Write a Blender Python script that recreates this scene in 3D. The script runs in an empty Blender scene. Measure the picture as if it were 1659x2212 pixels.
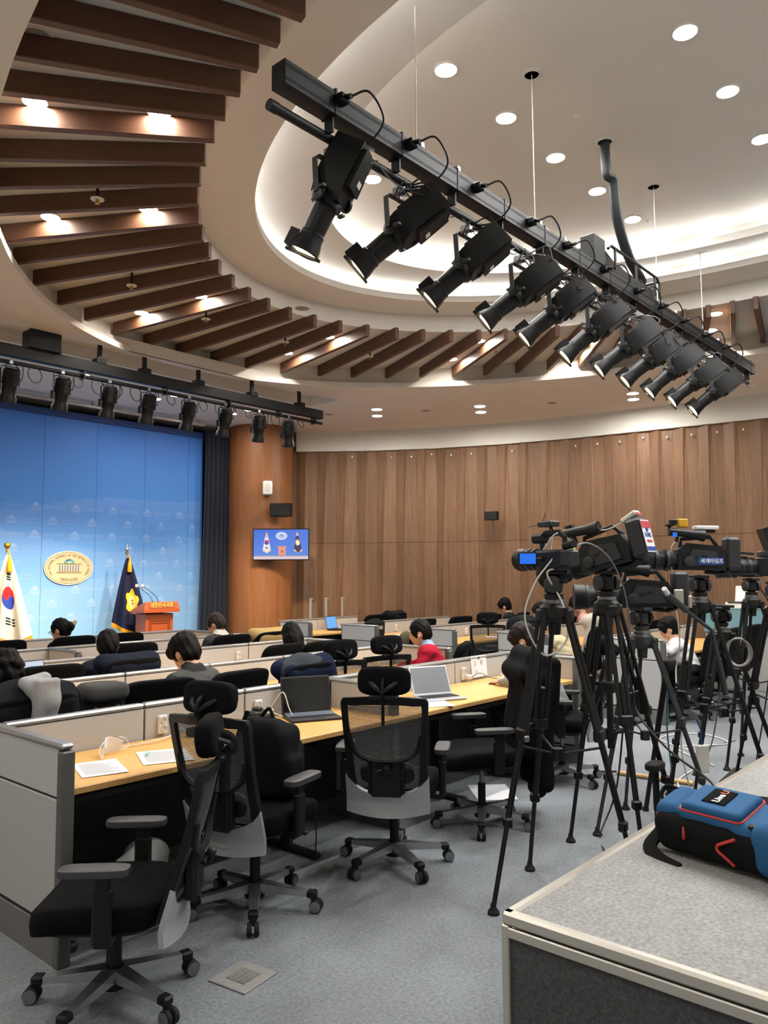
import bpy, bmesh, math, random
import numpy as np
from mathutils import Vector, Matrix
random.seed(7)
PI = math.pi
scene = bpy.context.scene
COL = scene.collection

# ---------------------------------------------------------------- camera, world, exposure
# World frame: +X runs along the desk rows, +Y points to the stage, Z up, metres.
TH, PITCH, ROLL, FPX = math.radians(41.3), math.radians(4.67), math.radians(-.35), 1686.0
def tost(v): return Vector((v[0]*math.sin(TH)+v[1]*math.cos(TH), -v[0]*math.cos(TH)+v[1]*math.sin(TH), v[2]))
_r = Vector((1, 0, 0)); _f = Vector((0, math.cos(PITCH), math.sin(PITCH))); _u = _r.cross(_f)
_c, _s = math.cos(ROLL), math.sin(ROLL)
R_, U_, F_ = tost(_c*_r+_s*_u), tost(-_s*_r+_c*_u), tost(_f)
cam_d = bpy.data.cameras.new('camera'); cam = bpy.data.objects.new('camera', cam_d); COL.objects.link(cam)
m = Matrix((R_, U_, -F_)).transposed().to_4x4(); m.translation = Vector((0, 0, 1.65)); cam.matrix_world = m
cam_d.sensor_fit = 'HORIZONTAL'; cam_d.sensor_width = 36; cam_d.lens = 36*FPX/1659; cam_d.clip_start = .05; cam_d.clip_end = 100
scene.camera = cam
w = bpy.data.worlds.new('world'); scene.world = w; w.use_nodes = True
w.node_tree.nodes['Background'].inputs[0].default_value = (.9, .95, 1, 1)
w.node_tree.nodes['Background'].inputs[1].default_value = .02
vs = scene.view_settings
vs.view_transform = 'Standard'; vs.look = 'None'; vs.gamma = 1; vs.use_curve_mapping = False
vs.exposure = 0.10
try:
    scene.cycles.max_bounces = 7; scene.cycles.diffuse_bounces = 4; scene.cycles.glossy_bounces = 3
    scene.cycles.use_light_tree = True; scene.cycles.sample_clamp_indirect = 4; scene.cycles.caustics_reflective = False; scene.cycles.caustics_refractive = False
except Exception: pass

# lamp strengths (the lamps themselves are built with their fixtures)
E_DOWN, E_TROUGH, E_SOFFIT, E_COVE = 540, 230, 430, 12
W_STAGE, W_TRUSS = 330, 260
WARM = (1, .78, .52); NEUT = (1, .985, .965)

# ---------------------------------------------------------------- materials
MATS = {}
def lin(c): return tuple(((x/12.92) if x <= .04045 else ((x+.055)/1.055)**2.4) for x in c)
def hexc(h): return lin(tuple(int(h[i:i+2], 16)/255 for i in (0, 2, 4)))
def mat(name, h, rough=.6, metal=0, noise=None, amt=.12, stretch=(1, 1, 1), bump=0, spec=.5, emit=None, es=0, sheen=0, noise2=None, amt2=.1, alpha=1):
    if name in MATS: return MATS[name]
    mt = bpy.data.materials.new(name); MATS[name] = mt; mt.use_nodes = True
    nt = mt.node_tree; b = nt.nodes['Principled BSDF']; col = hexc(h) if isinstance(h, str) else h
    b.inputs['Base Color'].default_value = (*col, 1); b.inputs['Roughness'].default_value = rough
    b.inputs['Metallic'].default_value = metal; b.inputs['Specular IOR Level'].default_value = spec
    if sheen: b.inputs['Sheen Weight'].default_value = sheen
    if emit: b.inputs['Emission Color'].default_value = (*emit, 1); b.inputs['Emission Strength'].default_value = es
    if noise or bump:
        tc = nt.nodes.new('ShaderNodeTexCoord'); mp = nt.nodes.new('ShaderNodeMapping'); mp.inputs['Scale'].default_value = stretch
        nt.links.new(tc.outputs['Object'], mp.inputs[0])
        nz = nt.nodes.new('ShaderNodeTexNoise'); nz.inputs['Scale'].default_value = noise or 40; nz.inputs['Detail'].default_value = 5; nz.inputs['Roughness'].default_value = .62
        nt.links.new(mp.outputs[0], nz.inputs['Vector'])
        fac = nz.outputs['Fac']
        rmp = nt.nodes.new('ShaderNodeMapRange'); rmp.inputs[1].default_value = .28; rmp.inputs[2].default_value = .72
        rmp.inputs[3].default_value = 1-amt; rmp.inputs[4].default_value = 1+amt; nt.links.new(fac, rmp.inputs[0])
        val = rmp.outputs[0]
        if noise2:
            n2 = nt.nodes.new('ShaderNodeTexNoise'); n2.inputs['Scale'].default_value = noise2; n2.inputs['Detail'].default_value = 3
            nt.links.new(mp.outputs[0], n2.inputs['Vector'])
            r2 = nt.nodes.new('ShaderNodeMapRange'); r2.inputs[1].default_value = .3; r2.inputs[2].default_value = .7; r2.inputs[3].default_value = 1-amt2; r2.inputs[4].default_value = 1+amt2
            nt.links.new(n2.outputs['Fac'], r2.inputs[0])
            mu = nt.nodes.new('ShaderNodeMath'); mu.operation = 'MULTIPLY'; nt.links.new(val, mu.inputs[0]); nt.links.new(r2.outputs[0], mu.inputs[1]); val = mu.outputs[0]
        hs = nt.nodes.new('ShaderNodeMix'); hs.data_type = 'RGBA'; hs.blend_type = 'MULTIPLY'; hs.inputs[0].default_value = 1
        hs.inputs[6].default_value = (*col, 1); cb = nt.nodes.new('ShaderNodeCombineColor')
        for i in range(3): nt.links.new(val, cb.inputs[i])
        nt.links.new(cb.outputs[0], hs.inputs[7]); nt.links.new(hs.outputs[2], b.inputs['Base Color'])
        if bump:
            bp = nt.nodes.new('ShaderNodeBump'); bp.inputs['Strength'].default_value = bump; bp.inputs['Distance'].default_value = .01
            nt.links.new(nz.outputs['Fac'], bp.inputs['Height']); nt.links.new(bp.outputs[0], b.inputs['Normal'])
    return mt
def emis(name, col, st):
    if name in MATS: return MATS[name]
    mt = bpy.data.materials.new(name); MATS[name] = mt; mt.use_nodes = True; nt = mt.node_tree
    nt.nodes.remove(nt.nodes['Principled BSDF']); e = nt.nodes.new('ShaderNodeEmission'); e.inputs[0].default_value = (*col, 1); e.inputs[1].default_value = st
    nt.links.new(e.outputs[0], nt.nodes['Material Output'].inputs[0]); return mt
def vcol(name, rough=.8, emit=0, spec=.3):
    """material that takes its printed colours from the mesh's colour attribute 'print'"""
    if name in MATS: return MATS[name]
    mt = bpy.data.materials.new(name); MATS[name] = mt; mt.use_nodes = True; nt = mt.node_tree; b = nt.nodes['Principled BSDF']
    a = nt.nodes.new('ShaderNodeAttribute'); a.attribute_name = 'print'; nt.links.new(a.outputs['Color'], b.inputs['Base Color'])
    b.inputs['Roughness'].default_value = rough; b.inputs['Specular IOR Level'].default_value = spec
    if emit: nt.links.new(a.outputs['Color'], b.inputs['Emission Color']); b.inputs['Emission Strength'].default_value = emit; nt.links.remove(b.inputs['Base Color'].links[0]); b.inputs['Base Color'].default_value = (.01, .01, .012, 1)
    return mt

mat('ceil_paint', 'e6e0d7', .9, noise=3, amt=.015)
mat('carpet', '7b8085', .95, noise=60, amt=.3, noise2=2.2, amt2=.10, bump=.5, stretch=(1, 1, 1))
mat('plat_carpet', '989896', .95, noise=75, amt=.34, noise2=14, amt2=.08, bump=.5)
mat('plat_side', '4b4b4c', .95, noise=80, amt=.45, bump=.5)
mat('wood_wall', '7c5c42', .55, noise=9, amt=.2, stretch=(9, 9, .5), noise2=2.5, amt2=.16)
mat('wood_wall2', '75563d', .55, noise=9, amt=.2, stretch=(9, 9, .5), noise2=2.5, amt2=.16)
mat('wood_col', '8c5a34', .45, noise=8, amt=.17, stretch=(8, 8, .45), noise2=2.2, amt2=.12)
mat('wood_slat', '5e3f2e', .5, noise=14, amt=.16, stretch=(1, 1, 12), noise2=40, amt2=.06)
mat('dark_metal', '17191b', .5, 0, spec=.35)
mat('black_plastic', '0f0f10', .5, spec=.3)
mat('black_gloss', '0e0e10', .25)
mat('black_fabric', '0e0e10', .95, noise=180, amt=.35, bump=.25, spec=.12)
mat('mesh_black', '2c2d2e', .8, spec=.2)
mat('arm_pad', '3a3b3d', .45)
mat('chrome', 'b2b5b9', .28, .85)
mat('silver_paint', 'b4b6ba', .35, .45)
mat('steel', '8e9094', .35, .9)
mat('cap_rail', 'a6a7a8', .3, .65)
mat('post_grey', '5f5f5c', .5, .2)
mat('panel_fabric', 'b4b3b0', .9, noise=260, amt=.1, bump=.1)
mat('panel_low', 'aaa8a6', .85, noise=260, amt=.06)
mat('kick_grey', '6c6a67', .6)
mat('desk_wood', 'd6a55f', .42, noise=7, amt=.08, stretch=(.5, 6, 6), noise2=2, amt2=.05)
mat('desk_edge', 'c99b5c', .45)
mat('desk_dark', '232325', .6)
mat('white_plastic', 'e9e6df', .4)
mat('paper', 'eeeef0', .85)
mat('white_paint', 'dcdad2', .8)
mat('skin', 'c99a7e', .55, noise=30, amt=.04)
mat('hair', '070606', .6, spec=.15, noise=90, amt=.5, stretch=(1, 1, .2), bump=.35)
mat('alu', 'c6c2b8', .35, .6)
mat('lens_glass', '07080b', .06, spec=.9)
mat('rubber', '101011', .8)
mat('gold', 'c89a35', .35, .9)

# ---------------------------------------------------------------- mesh building
class B:
    def __init__(s): s.v = []; s.f = []; s.mi = []; s.cur = 0
    def add(s, vs, fs, M=None):
        o = len(s.v); s.v += [tuple(M @ Vector(p)) if M is not None else tuple(p) for p in vs]
        s.f += [tuple(i+o for i in f) for f in fs]; s.mi += [s.cur]*len(fs); return s
    def box(s, c, d, rz=0, M=None, ch=0, rx=0, ry=0):
        """box centred at c, size d, chamfered by ch"""
        x, y, z = d[0]/2, d[1]/2, d[2]/2
        T = Matrix.Translation(c) @ Matrix.Rotation(rz, 4, 'Z') @ Matrix.Rotation(ry, 4, 'Y') @ Matrix.Rotation(rx, 4, 'X')
        if M is not None: T = M @ T
        if ch <= 0:
            v = [(i, j, k) for i in (-x, x) for j in (-y, y) for k in (-z, z)]
            return s.add(v, [(0, 1, 3, 2), (4, 6, 7, 5), (0, 4, 5, 1), (2, 3, 7, 6), (0, 2, 6, 4), (1, 5, 7, 3)], T)
        ch = min(ch, x*.98, y*.98, z*.98); v = []; idx = {}
        for i in (-1, 1):
            for j in (-1, 1):
                for k in (-1, 1):
                    for a in range(3):
                        p = [i*(x-ch), j*(y-ch), k*(z-ch)]; p[a] = (i, j, k)[a]*(x, y, z)[a]
                        idx[(i, j, k, a)] = len(v); v.append(tuple(p))
        f = []; S = (-1, 1)
        q = lambda *l: tuple(idx[t] for t in l)
        for g in S:
            f.append(q((g, -1, -1, 0), (g, 1, -1, 0), (g, 1, 1, 0), (g, -1, 1, 0))[::g])
            f.append(q((-1, g, -1, 1), (-1, g, 1, 1), (1, g, 1, 1), (1, g, -1, 1))[::g])
            f.append(q((-1, -1, g, 2), (1, -1, g, 2), (1, 1, g, 2), (-1, 1, g, 2))[::g])
        for a in S:
            for b in S:
                f.append(q((-1, a, b, 1), (1, a, b, 1), (1, a, b, 2), (-1, a, b, 2))[::a*b])
                f.append(q((a, -1, b, 2), (a, 1, b, 2), (a, 1, b, 0), (a, -1, b, 0))[::a*b])
                f.append(q((a, b, -1, 0), (a, b, 1, 0), (a, b, 1, 1), (a, b, -1, 1))[::a*b])
                for k in S: f.append(q((a, b, k, 0), (a, b, k, 1), (a, b, k, 2))[::a*b*k])
        return s.add(v, f, T)
    def tube(s, pts, r, n=8, cap=True, flat=None):
        """round (or flat = (w, h)) tube through pts; r number or list"""
        pts = [Vector(p) for p in pts]; N = len(pts); rs = r if isinstance(r, (list, tuple)) else [r]*N
        vs = []; up = None
        for i, p in enumerate(pts):
            t = (pts[min(i+1, N-1)]-pts[max(i-1, 0)]).normalized()
            if up is None: up = Vector((0, 0, 1)) if abs(t.z) < .9 else Vector((1, 0, 0))
            x = t.cross(up)
            if x.length < 1e-5: x = t.cross(Vector((0, 1, 0)))
            x.normalize(); y = x.cross(t).normalized(); up = y
            for k in range(n):
                a = 2*PI*k/n+(PI/4 if n == 4 else 0)
                if flat: q = p+x*flat[0]*math.cos(a)*(1.414 if n == 4 else 1)*.5+y*flat[1]*math.sin(a)*(1.414 if n == 4 else 1)*.5
                else: q = p+x*rs[i]*math.cos(a)+y*rs[i]*math.sin(a)
                vs.append(q)
        fs = [(i*n+k, i*n+(k+1) % n, (i+1)*n+(k+1) % n, (i+1)*n+k) for i in range(N-1) for k in range(n)]
        if cap: fs += [tuple(range(n))[::-1], tuple((N-1)*n+k for k in range(n))]
        return s.add(vs, fs)
    def cyl(s, a, b, r, r2=None, n=12): return s.tube([a, b], [r, r if r2 is None else r2], n)
    def lathe(s, prof, n=20, M=None):
        """profile of (r, z) turned about z"""
        vs = [(r*math.cos(2*PI*k/n), r*math.sin(2*PI*k/n), z) for r, z in prof for k in range(n)]
        fs = [(i*n+k, i*n+(k+1) % n, (i+1)*n+(k+1) % n, (i+1)*n+k) for i in range(len(prof)-1) for k in range(n)]
        if prof[0][0] > 1e-6: fs.append(tuple(range(n))[::-1])
        if prof[-1][0] > 1e-6: fs.append(tuple((len(prof)-1)*n+k for k in range(n)))
        return s.add(vs, fs, M)
    def prism(s, poly, z0, z1, M=None):
        n = len(poly); vs = [(x, y, z0) for x, y in poly]+[(x, y, z1) for x, y in poly]
        fs = [tuple(range(n))[::-1], tuple(range(n, 2*n))]+[(k, (k+1) % n, n+(k+1) % n, n+k) for k in range(n)]
        return s.add(vs, fs, M)
    def sup(s, c, d, e1=.5, e2=.5, nu=20, nv=12, M=None):
        """superellipsoid: centre c, size d, squareness e1 (vertical), e2 (plan)"""
        pw = lambda x, e: math.copysign(abs(x)**e, x)
        vs = []; T = Matrix.Translation(c)
        if M is not None: T = M @ T
        for j in range(nv+1):
            ph = -PI/2+PI*j/nv
            for i in range(nu):
                a = 2*PI*i/nu
                vs.append((d[0]/2*pw(math.cos(ph), e1)*pw(math.cos(a), e2), d[1]/2*pw(math.cos(ph), e1)*pw(math.sin(a), e2), d[2]/2*pw(math.sin(ph), e1)))
        fs = [(j*nu+i, j*nu+(i+1) % nu, (j+1)*nu+(i+1) % nu, (j+1)*nu+i) for j in range(nv) for i in range(nu)]
        return s.add(vs, fs, T)
    def grid(s, fn, nu, nv, closed=False):
        vs = [fn(i/nu, j/nv) for j in range(nv+1) for i in range(nu+(0 if closed else 1))]; w = nu if closed else nu+1
        fs = [(j*w+i, j*w+(i+1) % w, (j+1)*w+(i+1) % w, (j+1)*w+i) for j in range(nv) for i in range(nu)]
        return s.add(vs, fs)
    def slab(s, fn, nu, nv, th):
        """curved sheet fn(u,v)->point given thickness th along its normal"""
        e = 1e-3; P = []; Q = []
        for j in range(nv+1):
            for i in range(nu+1):
                u, v = i/nu, j/nv; p = Vector(fn(u, v)); du = Vector(fn(min(u+e, 1), v))-Vector(fn(max(u-e, 0), v)); dv = Vector(fn(u, min(v+e, 1)))-Vector(fn(u, max(v-e, 0)))
                n = du.cross(dv); n = n.normalized() if n.length > 1e-12 else Vector((0, 0, 1)); P.append(p+n*th/2); Q.append(p-n*th/2)
        w = nu+1; K = len(P); fs = []
        for j in range(nv):
            for i in range(nu):
                a = j*w+i; fs.append((a, a+1, a+w+1, a+w)); fs.append((K+a, K+a+w, K+a+w+1, K+a+1))
        for i in range(nu): fs.append((i, K+i, K+i+1, i+1)); a = nv*w+i; fs.append((a, a+1, K+a+1, K+a))
        for j in range(nv): a = j*w; fs.append((a, a+w, K+a+w, K+a)); a = j*w+nu; fs.append((a, K+a, K+a+w, a+w))
        return s.add(P+Q, fs)
    def mesh(s, name, mats, smooth=35):
        me = bpy.data.meshes.new(name); me.from_pydata([tuple(p) for p in s.v], [], s.f)
        for mm in (mats if isinstance(mats, (list, tuple)) else [mats]): me.materials.append(MATS[mm] if isinstance(mm, str) else mm)
        if any(s.mi): me.polygons.foreach_set('material_index', s.mi)
        me.update()
        if smooth:
            me.polygons.foreach_set('use_smooth', [True]*len(me.polygons)); me.set_sharp_from_angle(angle=math.radians(smooth))
        return me
    def build(s, name, mats, parent=None, smooth=35, loc=None, rz=None):
        return obj(name, s.mesh(name, mats, smooth), parent, loc, rz)
def obj(name, me, parent=None, loc=None, rz=None):
    o = bpy.data.objects.new(name, me); COL.objects.link(o)
    if parent is not None: o.parent = parent
    if loc is not None: o.location = loc
    if rz is not None: o.rotation_euler.z = rz
    return o
def tag(o, label, cat, group=None, kind=None):
    if label: o['label'] = label
    if cat: o['category'] = cat
    if group: o['group'] = group
    if kind: o['kind'] = kind
    return o
def thing(name, label, cat, loc=(0, 0, 0), rz=0, group=None):
    o = bpy.data.objects.new(name, None); COL.objects.link(o); o.empty_display_size = .05; o.location = loc; o.rotation_euler.z = rz
    return tag(o, label, cat, group)
KIDS = {}
def dup(root, loc=None, rz=None, label=None, group=None, keep=None):
    """copy a thing with its parts and sub-parts (mesh data shared)"""
    def cp(o, par):
        c = o.copy(); COL.objects.link(c)
        if par is not None: c.parent = par
        for ch in o.children: cp(ch, c)
        return c
    r = cp(root, None)
    if loc is not None: r.location = loc
    if rz is not None: r.rotation_euler.z = rz
    if label: r['label'] = label
    if group: r['group'] = group
    return r
def struct(o): o['kind'] = 'structure'; return o
def text_mesh(txt, size, mats, name, align='CENTER', extrude=.0008, bold=0):
    cu = bpy.data.curves.new(name, 'FONT'); cu.body = txt; cu.size = size; cu.align_x = align; cu.align_y = 'CENTER'; cu.extrude = extrude; cu.offset = bold; cu.resolution_u = 2
    o = bpy.data.objects.new(name, cu); COL.objects.link(o); dg = bpy.context.evaluated_depsgraph_get()
    me = bpy.data.meshes.new_from_object(o.evaluated_get(dg)); me.name = name
    bpy.data.objects.remove(o); bpy.data.curves.remove(cu); me.materials.clear()
    me.materials.append(MATS[mats] if isinstance(mats, str) else mats); return me
def ease(a, b, n): return [a+(b-a)*i/(n-1) for i in range(n)]
def sag(a, b, d=.1, n=10):
    a, b = Vector(a), Vector(b); return [a.lerp(b, t)-Vector((0, 0, d*4*t*(1-t))) for t in ease(0, 1, n)]
def spline(pts, n=6):
    """Catmull-Rom through points"""
    P = [Vector(p) for p in pts]; P = [2*P[0]-P[1]]+P+[2*P[-1]-P[-2]]; out = []
    for i in range(1, len(P)-2):
        for k in range(n):
            t = k/n; out.append(.5*((2*P[i])+(P[i+1]-P[i-1])*t+(2*P[i-1]-5*P[i]+4*P[i+1]-P[i+2])*t*t+(3*P[i]-P[i-1]-3*P[i+1]+P[i+2])*t**3))
    return out+[P[-2]]
# ================================================================ THE SETTING
ZA, ZT, ZB, ZC = 4.38, 4.69, 4.90, 5.30          # soffit, slat ring, inner soffit, dome
EC = (5.85, 1.75)                                  # centre of the oval ceiling
def ell(a, b, f): return (EC[0]+a*math.cos(f), EC[1]+b*math.sin(f))
WALL = [(9.8, 11.1), (9.95, 10.94), (10.78, 9.94), (11.45, 8.80), (11.93, 7.59), (12.22, 6.5), (12.44, 5.15), (12.6, 3.9), (12.67, 3.35), (12.72, 2.2), (12.75, 1.0), (12.75, -6)]
ROOM = [(-2.6, -6), (12.75, -6)]+WALL[::-1][1:]+[(9.8, 12.1), (-2.6, 12.1)]
b = B(); b.prism(ROOM, -.1, 0); struct(b.build('floor', 'carpet', smooth=0))

# ceiling: flat outer soffit with the oval opening and the lighting slot in front of the stage
SLOT = [(2.6, 8.45), (8.55, 8.45), (8.55, 9.1), (2.6, 9.1)]
bm = bmesh.new(); NE = 144
def loop(pts, z):
    vs = [bm.verts.new((x, y, z)) for x, y in pts]; return vs, [bm.edges.new((vs[i], vs[(i+1) % len(vs)])) for i in range(len(vs))]
_, ea = loop(ROOM, ZA); ring0, eb = loop([ell(4.45, 6.84, 2*PI*k/NE) for k in range(NE)], ZA); sl, es = loop(SLOT, ZA)
bmesh.ops.triangle_fill(bm, edges=ea+eb+es, use_beauty=True)
su = [bm.verts.new((x, y, ZA+.16)) for x, y in SLOT]
for k in range(4): bm.faces.new((sl[k], sl[(k+1) % 4], su[(k+1) % 4], su[k]))
bm.faces.new(su)
prev = ring0
for a_, b_, z in [(4.45, 6.84, ZA+.07), (4.63, 6.95, ZA+.09), (4.63, 6.95, ZT), (3.22, 4.86, ZT), (3.22, 4.86, ZB), (2.72, 4.30, ZB-.01), (2.72, 4.30, ZB+.06), (2.75, 4.34, ZB+.065), (3.06, 4.72, ZB+.065), (3.1, 4.78, 5.18), (2.24, 3.56, 5.0), (2.24, 3.56, 5.08), (2.28, 3.6, 5.085), (2.6, 3.98, 5.085), (2.62, 4.0, ZC)]:
    cur = [bm.verts.new((*ell(a_, b_, 2*PI*k/NE), z)) for k in range(NE)]
    for k in range(NE): bm.faces.new((prev[k], prev[(k+1) % NE], cur[(k+1) % NE], cur[k]))
    prev = cur
bm.faces.new(prev); bmesh.ops.recalc_face_normals(bm, faces=bm.faces)
me = bpy.data.meshes.new('ceiling'); bm.to_mesh(me); bm.free(); me.materials.append(MATS['ceil_paint'])
me.polygons.foreach_set('use_smooth', [True]*len(me.polygons)); me.set_sharp_from_angle(angle=math.radians(20))
ceiling = struct(obj('ceiling', me))
b = B(); b.prism([(x*1.0, y) for x, y in [(-2.7, -6.1), (12.9, -6.1), (12.9, 12.2), (-2.7, 12.2)]], 5.9, 6.0); struct(b.build('ceiling_slab', 'white_paint', ceiling, 0))
# wooden slats hung under the ring, one part each
SL = [173.2, 170.2, 167.1, 164.1, 161, 157.7, 154.2, 150.6, 146.4, 142.3, 137.9, 132.9, 128, 122.5, 116.4, 110.2, 103.9, 97.6, 91.2, 84.6, 78.3, 72, 65.7, 60.3, 54.9, 49.7, 45.0, 40.6, 36.3, 32.2, 28.3, 24.6, 21.0, 17.6, 14.4, 11.3, 8.4, 5.4, 2.4]
def bulge(d): x = max(0, min(1, (d-120)/50)); return 1+.042*x*x*(3-2*x)
for d in SL:
    f = math.radians(d); g = bulge(d); p, q = Vector((*ell(3.17*g, 4.72*g, f), 0)), Vector((*ell(4.60, 6.9, f), 0)); L = (q-p).length; dr = q-p
    b = B(); b.box((L/2, 0, 0), (L, .055, .145), ch=.004)
    o = b.build('slat', 'wood_slat', ceiling, 25); o.location = (p.x, p.y, ZT-.0735); o.rotation_euler.z = math.atan2(dr.y, dr.x)
# concealed tubes behind the two cove lips
for a_, b_, z, st_ in ((2.93, 4.56, ZB+.10, E_COVE), (2.47, 3.83, 5.12, E_COVE*.6)):
    b = B(); nseg = 40
    for k in range(nseg):
        f0, f1 = 2*PI*(k+.14)/nseg, 2*PI*(k+.86)/nseg
        b.tube([(*ell(a_, b_, f0+(f1-f0)*i/4), z) for i in range(5)], .014, 6)
    o = b.build('cove_tube', emis('cove_glow_%d' % int(z*100), (.93, .97, 1), st_*3), ceiling)
    o['kind'] = 'stuff'; o['label'] = 'row of fluorescent tubes hidden behind the cove lip'

# downlights -----------------------------------------------------------------
def make_down(name, r, em, label, group):
    t = thing(name, label, 'downlight', (0, 0, 0), 0, group)
    b = B(); b.lathe([(r*1.16, 0), (r*1.16, -.006), (r*1.0, -.012), (r*.98, -.002)], 24); b.build('trim_ring', 'white_paint', t)
    b = B(); b.lathe([(0, -.004), (r*.5, -.009), (r*.97, -.004)], 24); b.build('diffuser', em, t); return t
dA = make_down('downlight', .078, emis('lamp_dome', NEUT, E_DOWN), 'round recessed downlight shining in the flat ceiling of the oval dome', 'downlights in the oval dome')
first = True
for ty in (4.63, 3.19, 1.75, .31, -1.13):
    for sx in ([4.34, 5.14, 5.94, 6.74, 7.54] if ty in (3.19, .31) else [5.1, 5.97, 6.84] if abs(ty-1.75) < .1 else [5.14, 5.95, 6.72]):
        if first: dA.location = (sx, ty, ZC); first = False
        else: dup(dA, (sx, ty, ZC))
dB = make_down('downlight', .075, emis('lamp_slat', (1, .93, .82), E_TROUGH), 'round recessed downlight glowing between the wooden ceiling slats', 'downlights between the slats')
first = True
for sx, ty in [(2.11, 4.8), (2.7, 4.31), (2.93, 6.3), (3.4, 5.56), (4.75, 7.87), (4.88, 6.92), (6.97, 7.86), (6.84, 6.93), (8.73, 6.38), (8.28, 5.61), (9.6, 5.0), (9.2, 4.5), (9.27, 2.96), (9.87, 3.22), (10.0, .6), (9.3, .7)]:
    if first: dB.location = (sx, ty, ZT); first = False
    else: dup(dB, (sx, ty, ZT))
dC = make_down('downlight', .085, emis('lamp_soffit', (1, .95, .88), E_SOFFIT), 'round recessed downlight, one of a pair in the soffit by the panelled wall', 'paired downlights by the panelled wall')
first = True
for sx, ty in [(9.42, 8.42), (9.81, 8.76), (10.38, 7.04), (10.77, 7.29), (11.21, 4.83), (11.6, 4.99), (11.5, 1.8), (11.9, 1.8), (11.4, -1.5), (11.8, -1.5)]:
    if first: dC.location = (sx, ty, ZA); first = False
    else: dup(dC, (sx, ty, ZA))
dD = make_down('downlight', .085, emis('lamp_stage', (1, .90, .76), 230), 'round recessed downlight in the ceiling above the stage', 'downlights above the stage')
for sx, ty in [(5.1, 9.87), (6.62, 9.96), (8.03, 9.97), (6.54, 10.4), (8.01, 10.42), (3.5, 9.9)]:
    dup(dD, (sx, ty, ZA)) if dD.location.z else setattr(dD, 'location', (sx, ty, ZA))
# rear of the room, behind the photographer: the same soffit lights
for sx, ty in [(0, 1), (0, -2), (2.5, -4.5), (-1, 4), (-1, 7), (.8, 6.5), (.8, 3.5)]:
    dup(dC, (sx, ty, ZA), None, 'round recessed downlight in the soffit at the rear of the room', 'downlights at the rear of the room')
# sprinklers with white discs on black drops
s0 = thing('sprinkler', 'white sprinkler disc on a short black drop between ceiling slats', 'sprinkler', (2.91, 5.48, ZT), 0, 'sprinklers between the slats')
b = B(); b.cyl((0, 0, 0), (0, 0, -.13), .012, n=8); b.build('drop_pipe', 'black_plastic', s0)
b = B(); b.lathe([(0, -.128), (.052, -.13), (.052, -.134), (0, -.136)], 20); b.build('disc', 'white_paint', s0)
b = B(); b.lathe([(.012, -.134), (.014, -.15), (.006, -.16), (.018, -.165), (.018, -.168), (0, -.17)], 10); b.build('nozzle', 'gold', s0)
for p in [(4.05, 6.9), (5.16, 7.2), (6.35, 7.2), (7.53, 6.85), (8.41, 5.44), (9.5, 3.9)]: dup(s0, (*p, ZT))
g0 = thing('ceiling_speaker', 'flat round speaker grille set in the soffit', 'ceiling speaker', (10.06, 7.9, ZA), 0, 'speaker grilles in the soffit')
b = B(); b.lathe([(.09, 0), (.09, -.005), (.08, -.008), (.075, -.003)], 20); b.build('rim', 'ceil_paint', g0)
b = B(); b.lathe([(0, -.004), (.075, -.004)], 20); b.build('grille', mat('grille', '9c938a', .8), g0)
for p in [(9.17, 9.29), (10.97, 6.06), (7.2, 10.0)]: dup(g0, (*p, ZA))
for p, q in [((4.4, 6.2), .0), ((3.0, 5.9), 0), ((5.9, 6.4), 0), ((7.6, 6.3), 0), ((9.7, 3.4), 0), ((1.85, 4.2), 0)]:
    dup(g0, (*p, ZT), None, 'round detector plate on the ceiling between wooden slats', 'detector plates between the slats')
for p in ((5.5, 2.75), (7.7, 3.1)):
    o = thing('smoke_detector', 'tiny round nozzle in the flat dome ceiling', 'detector', (*p, ZC), 0, 'nozzles in the dome')
    B().lathe([(.03, 0), (.03, -.004), (.01, -.008), (.012, -.02), (0, -.022)], 12).build('body', 'white_plastic', o)

# walls ------------------------------------------------------------------------
def wall(name, pts, m_, z0=0, z1=ZA+.02, th=.12):
    b = B()
    for (x0, y0), (x1, y1) in zip(pts, pts[1:]):
        d = Vector((x1-x0, y1-y0)).normalized(); n = Vector((d.y, -d.x))*th
        b.prism([(x0, y0), (x1, y1), (x1+n.x, y1+n.y), (x0+n.x, y0+n.y)], z0, z1)
    return struct(b.build(name, m_, smooth=0))
wall('wall_left', [(-2.6, -6), (-2.6, 12.1)][::-1], 'white_paint')
wall('wall_rear', [(12.75, -6), (-2.6, -6)][::-1], 'white_paint') if False else wall('wall_rear', [(-2.6, -6), (12.75, -6)], 'white_paint')
wall('wall_stage', [(9.8, 12.1), (-2.6, 12.1)], mat('stage_wall', '2a3346', .9))
wb = wall('wall_back', [(12.75, -6), (12.75, 1.0)]+WALL[:-2][::-1]+[(9.8, 12.1)], 'wood_wall')
# white fascia above the panelling
b = B(); F = WALL[1:-1]
for (x0, y0), (x1, y1) in zip(F, F[1:]):
    d = Vector((x1-x0, y1-y0)).normalized(); n = Vector((d.y, -d.x))*.075
    b.prism([(x0, y0), (x1, y1), (x1+n.x, y1+n.y), (x0+n.x, y0+n.y)], 4.0, ZA+.01)
struct(b.build('trim_1', 'white_paint', smooth=0))
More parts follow.
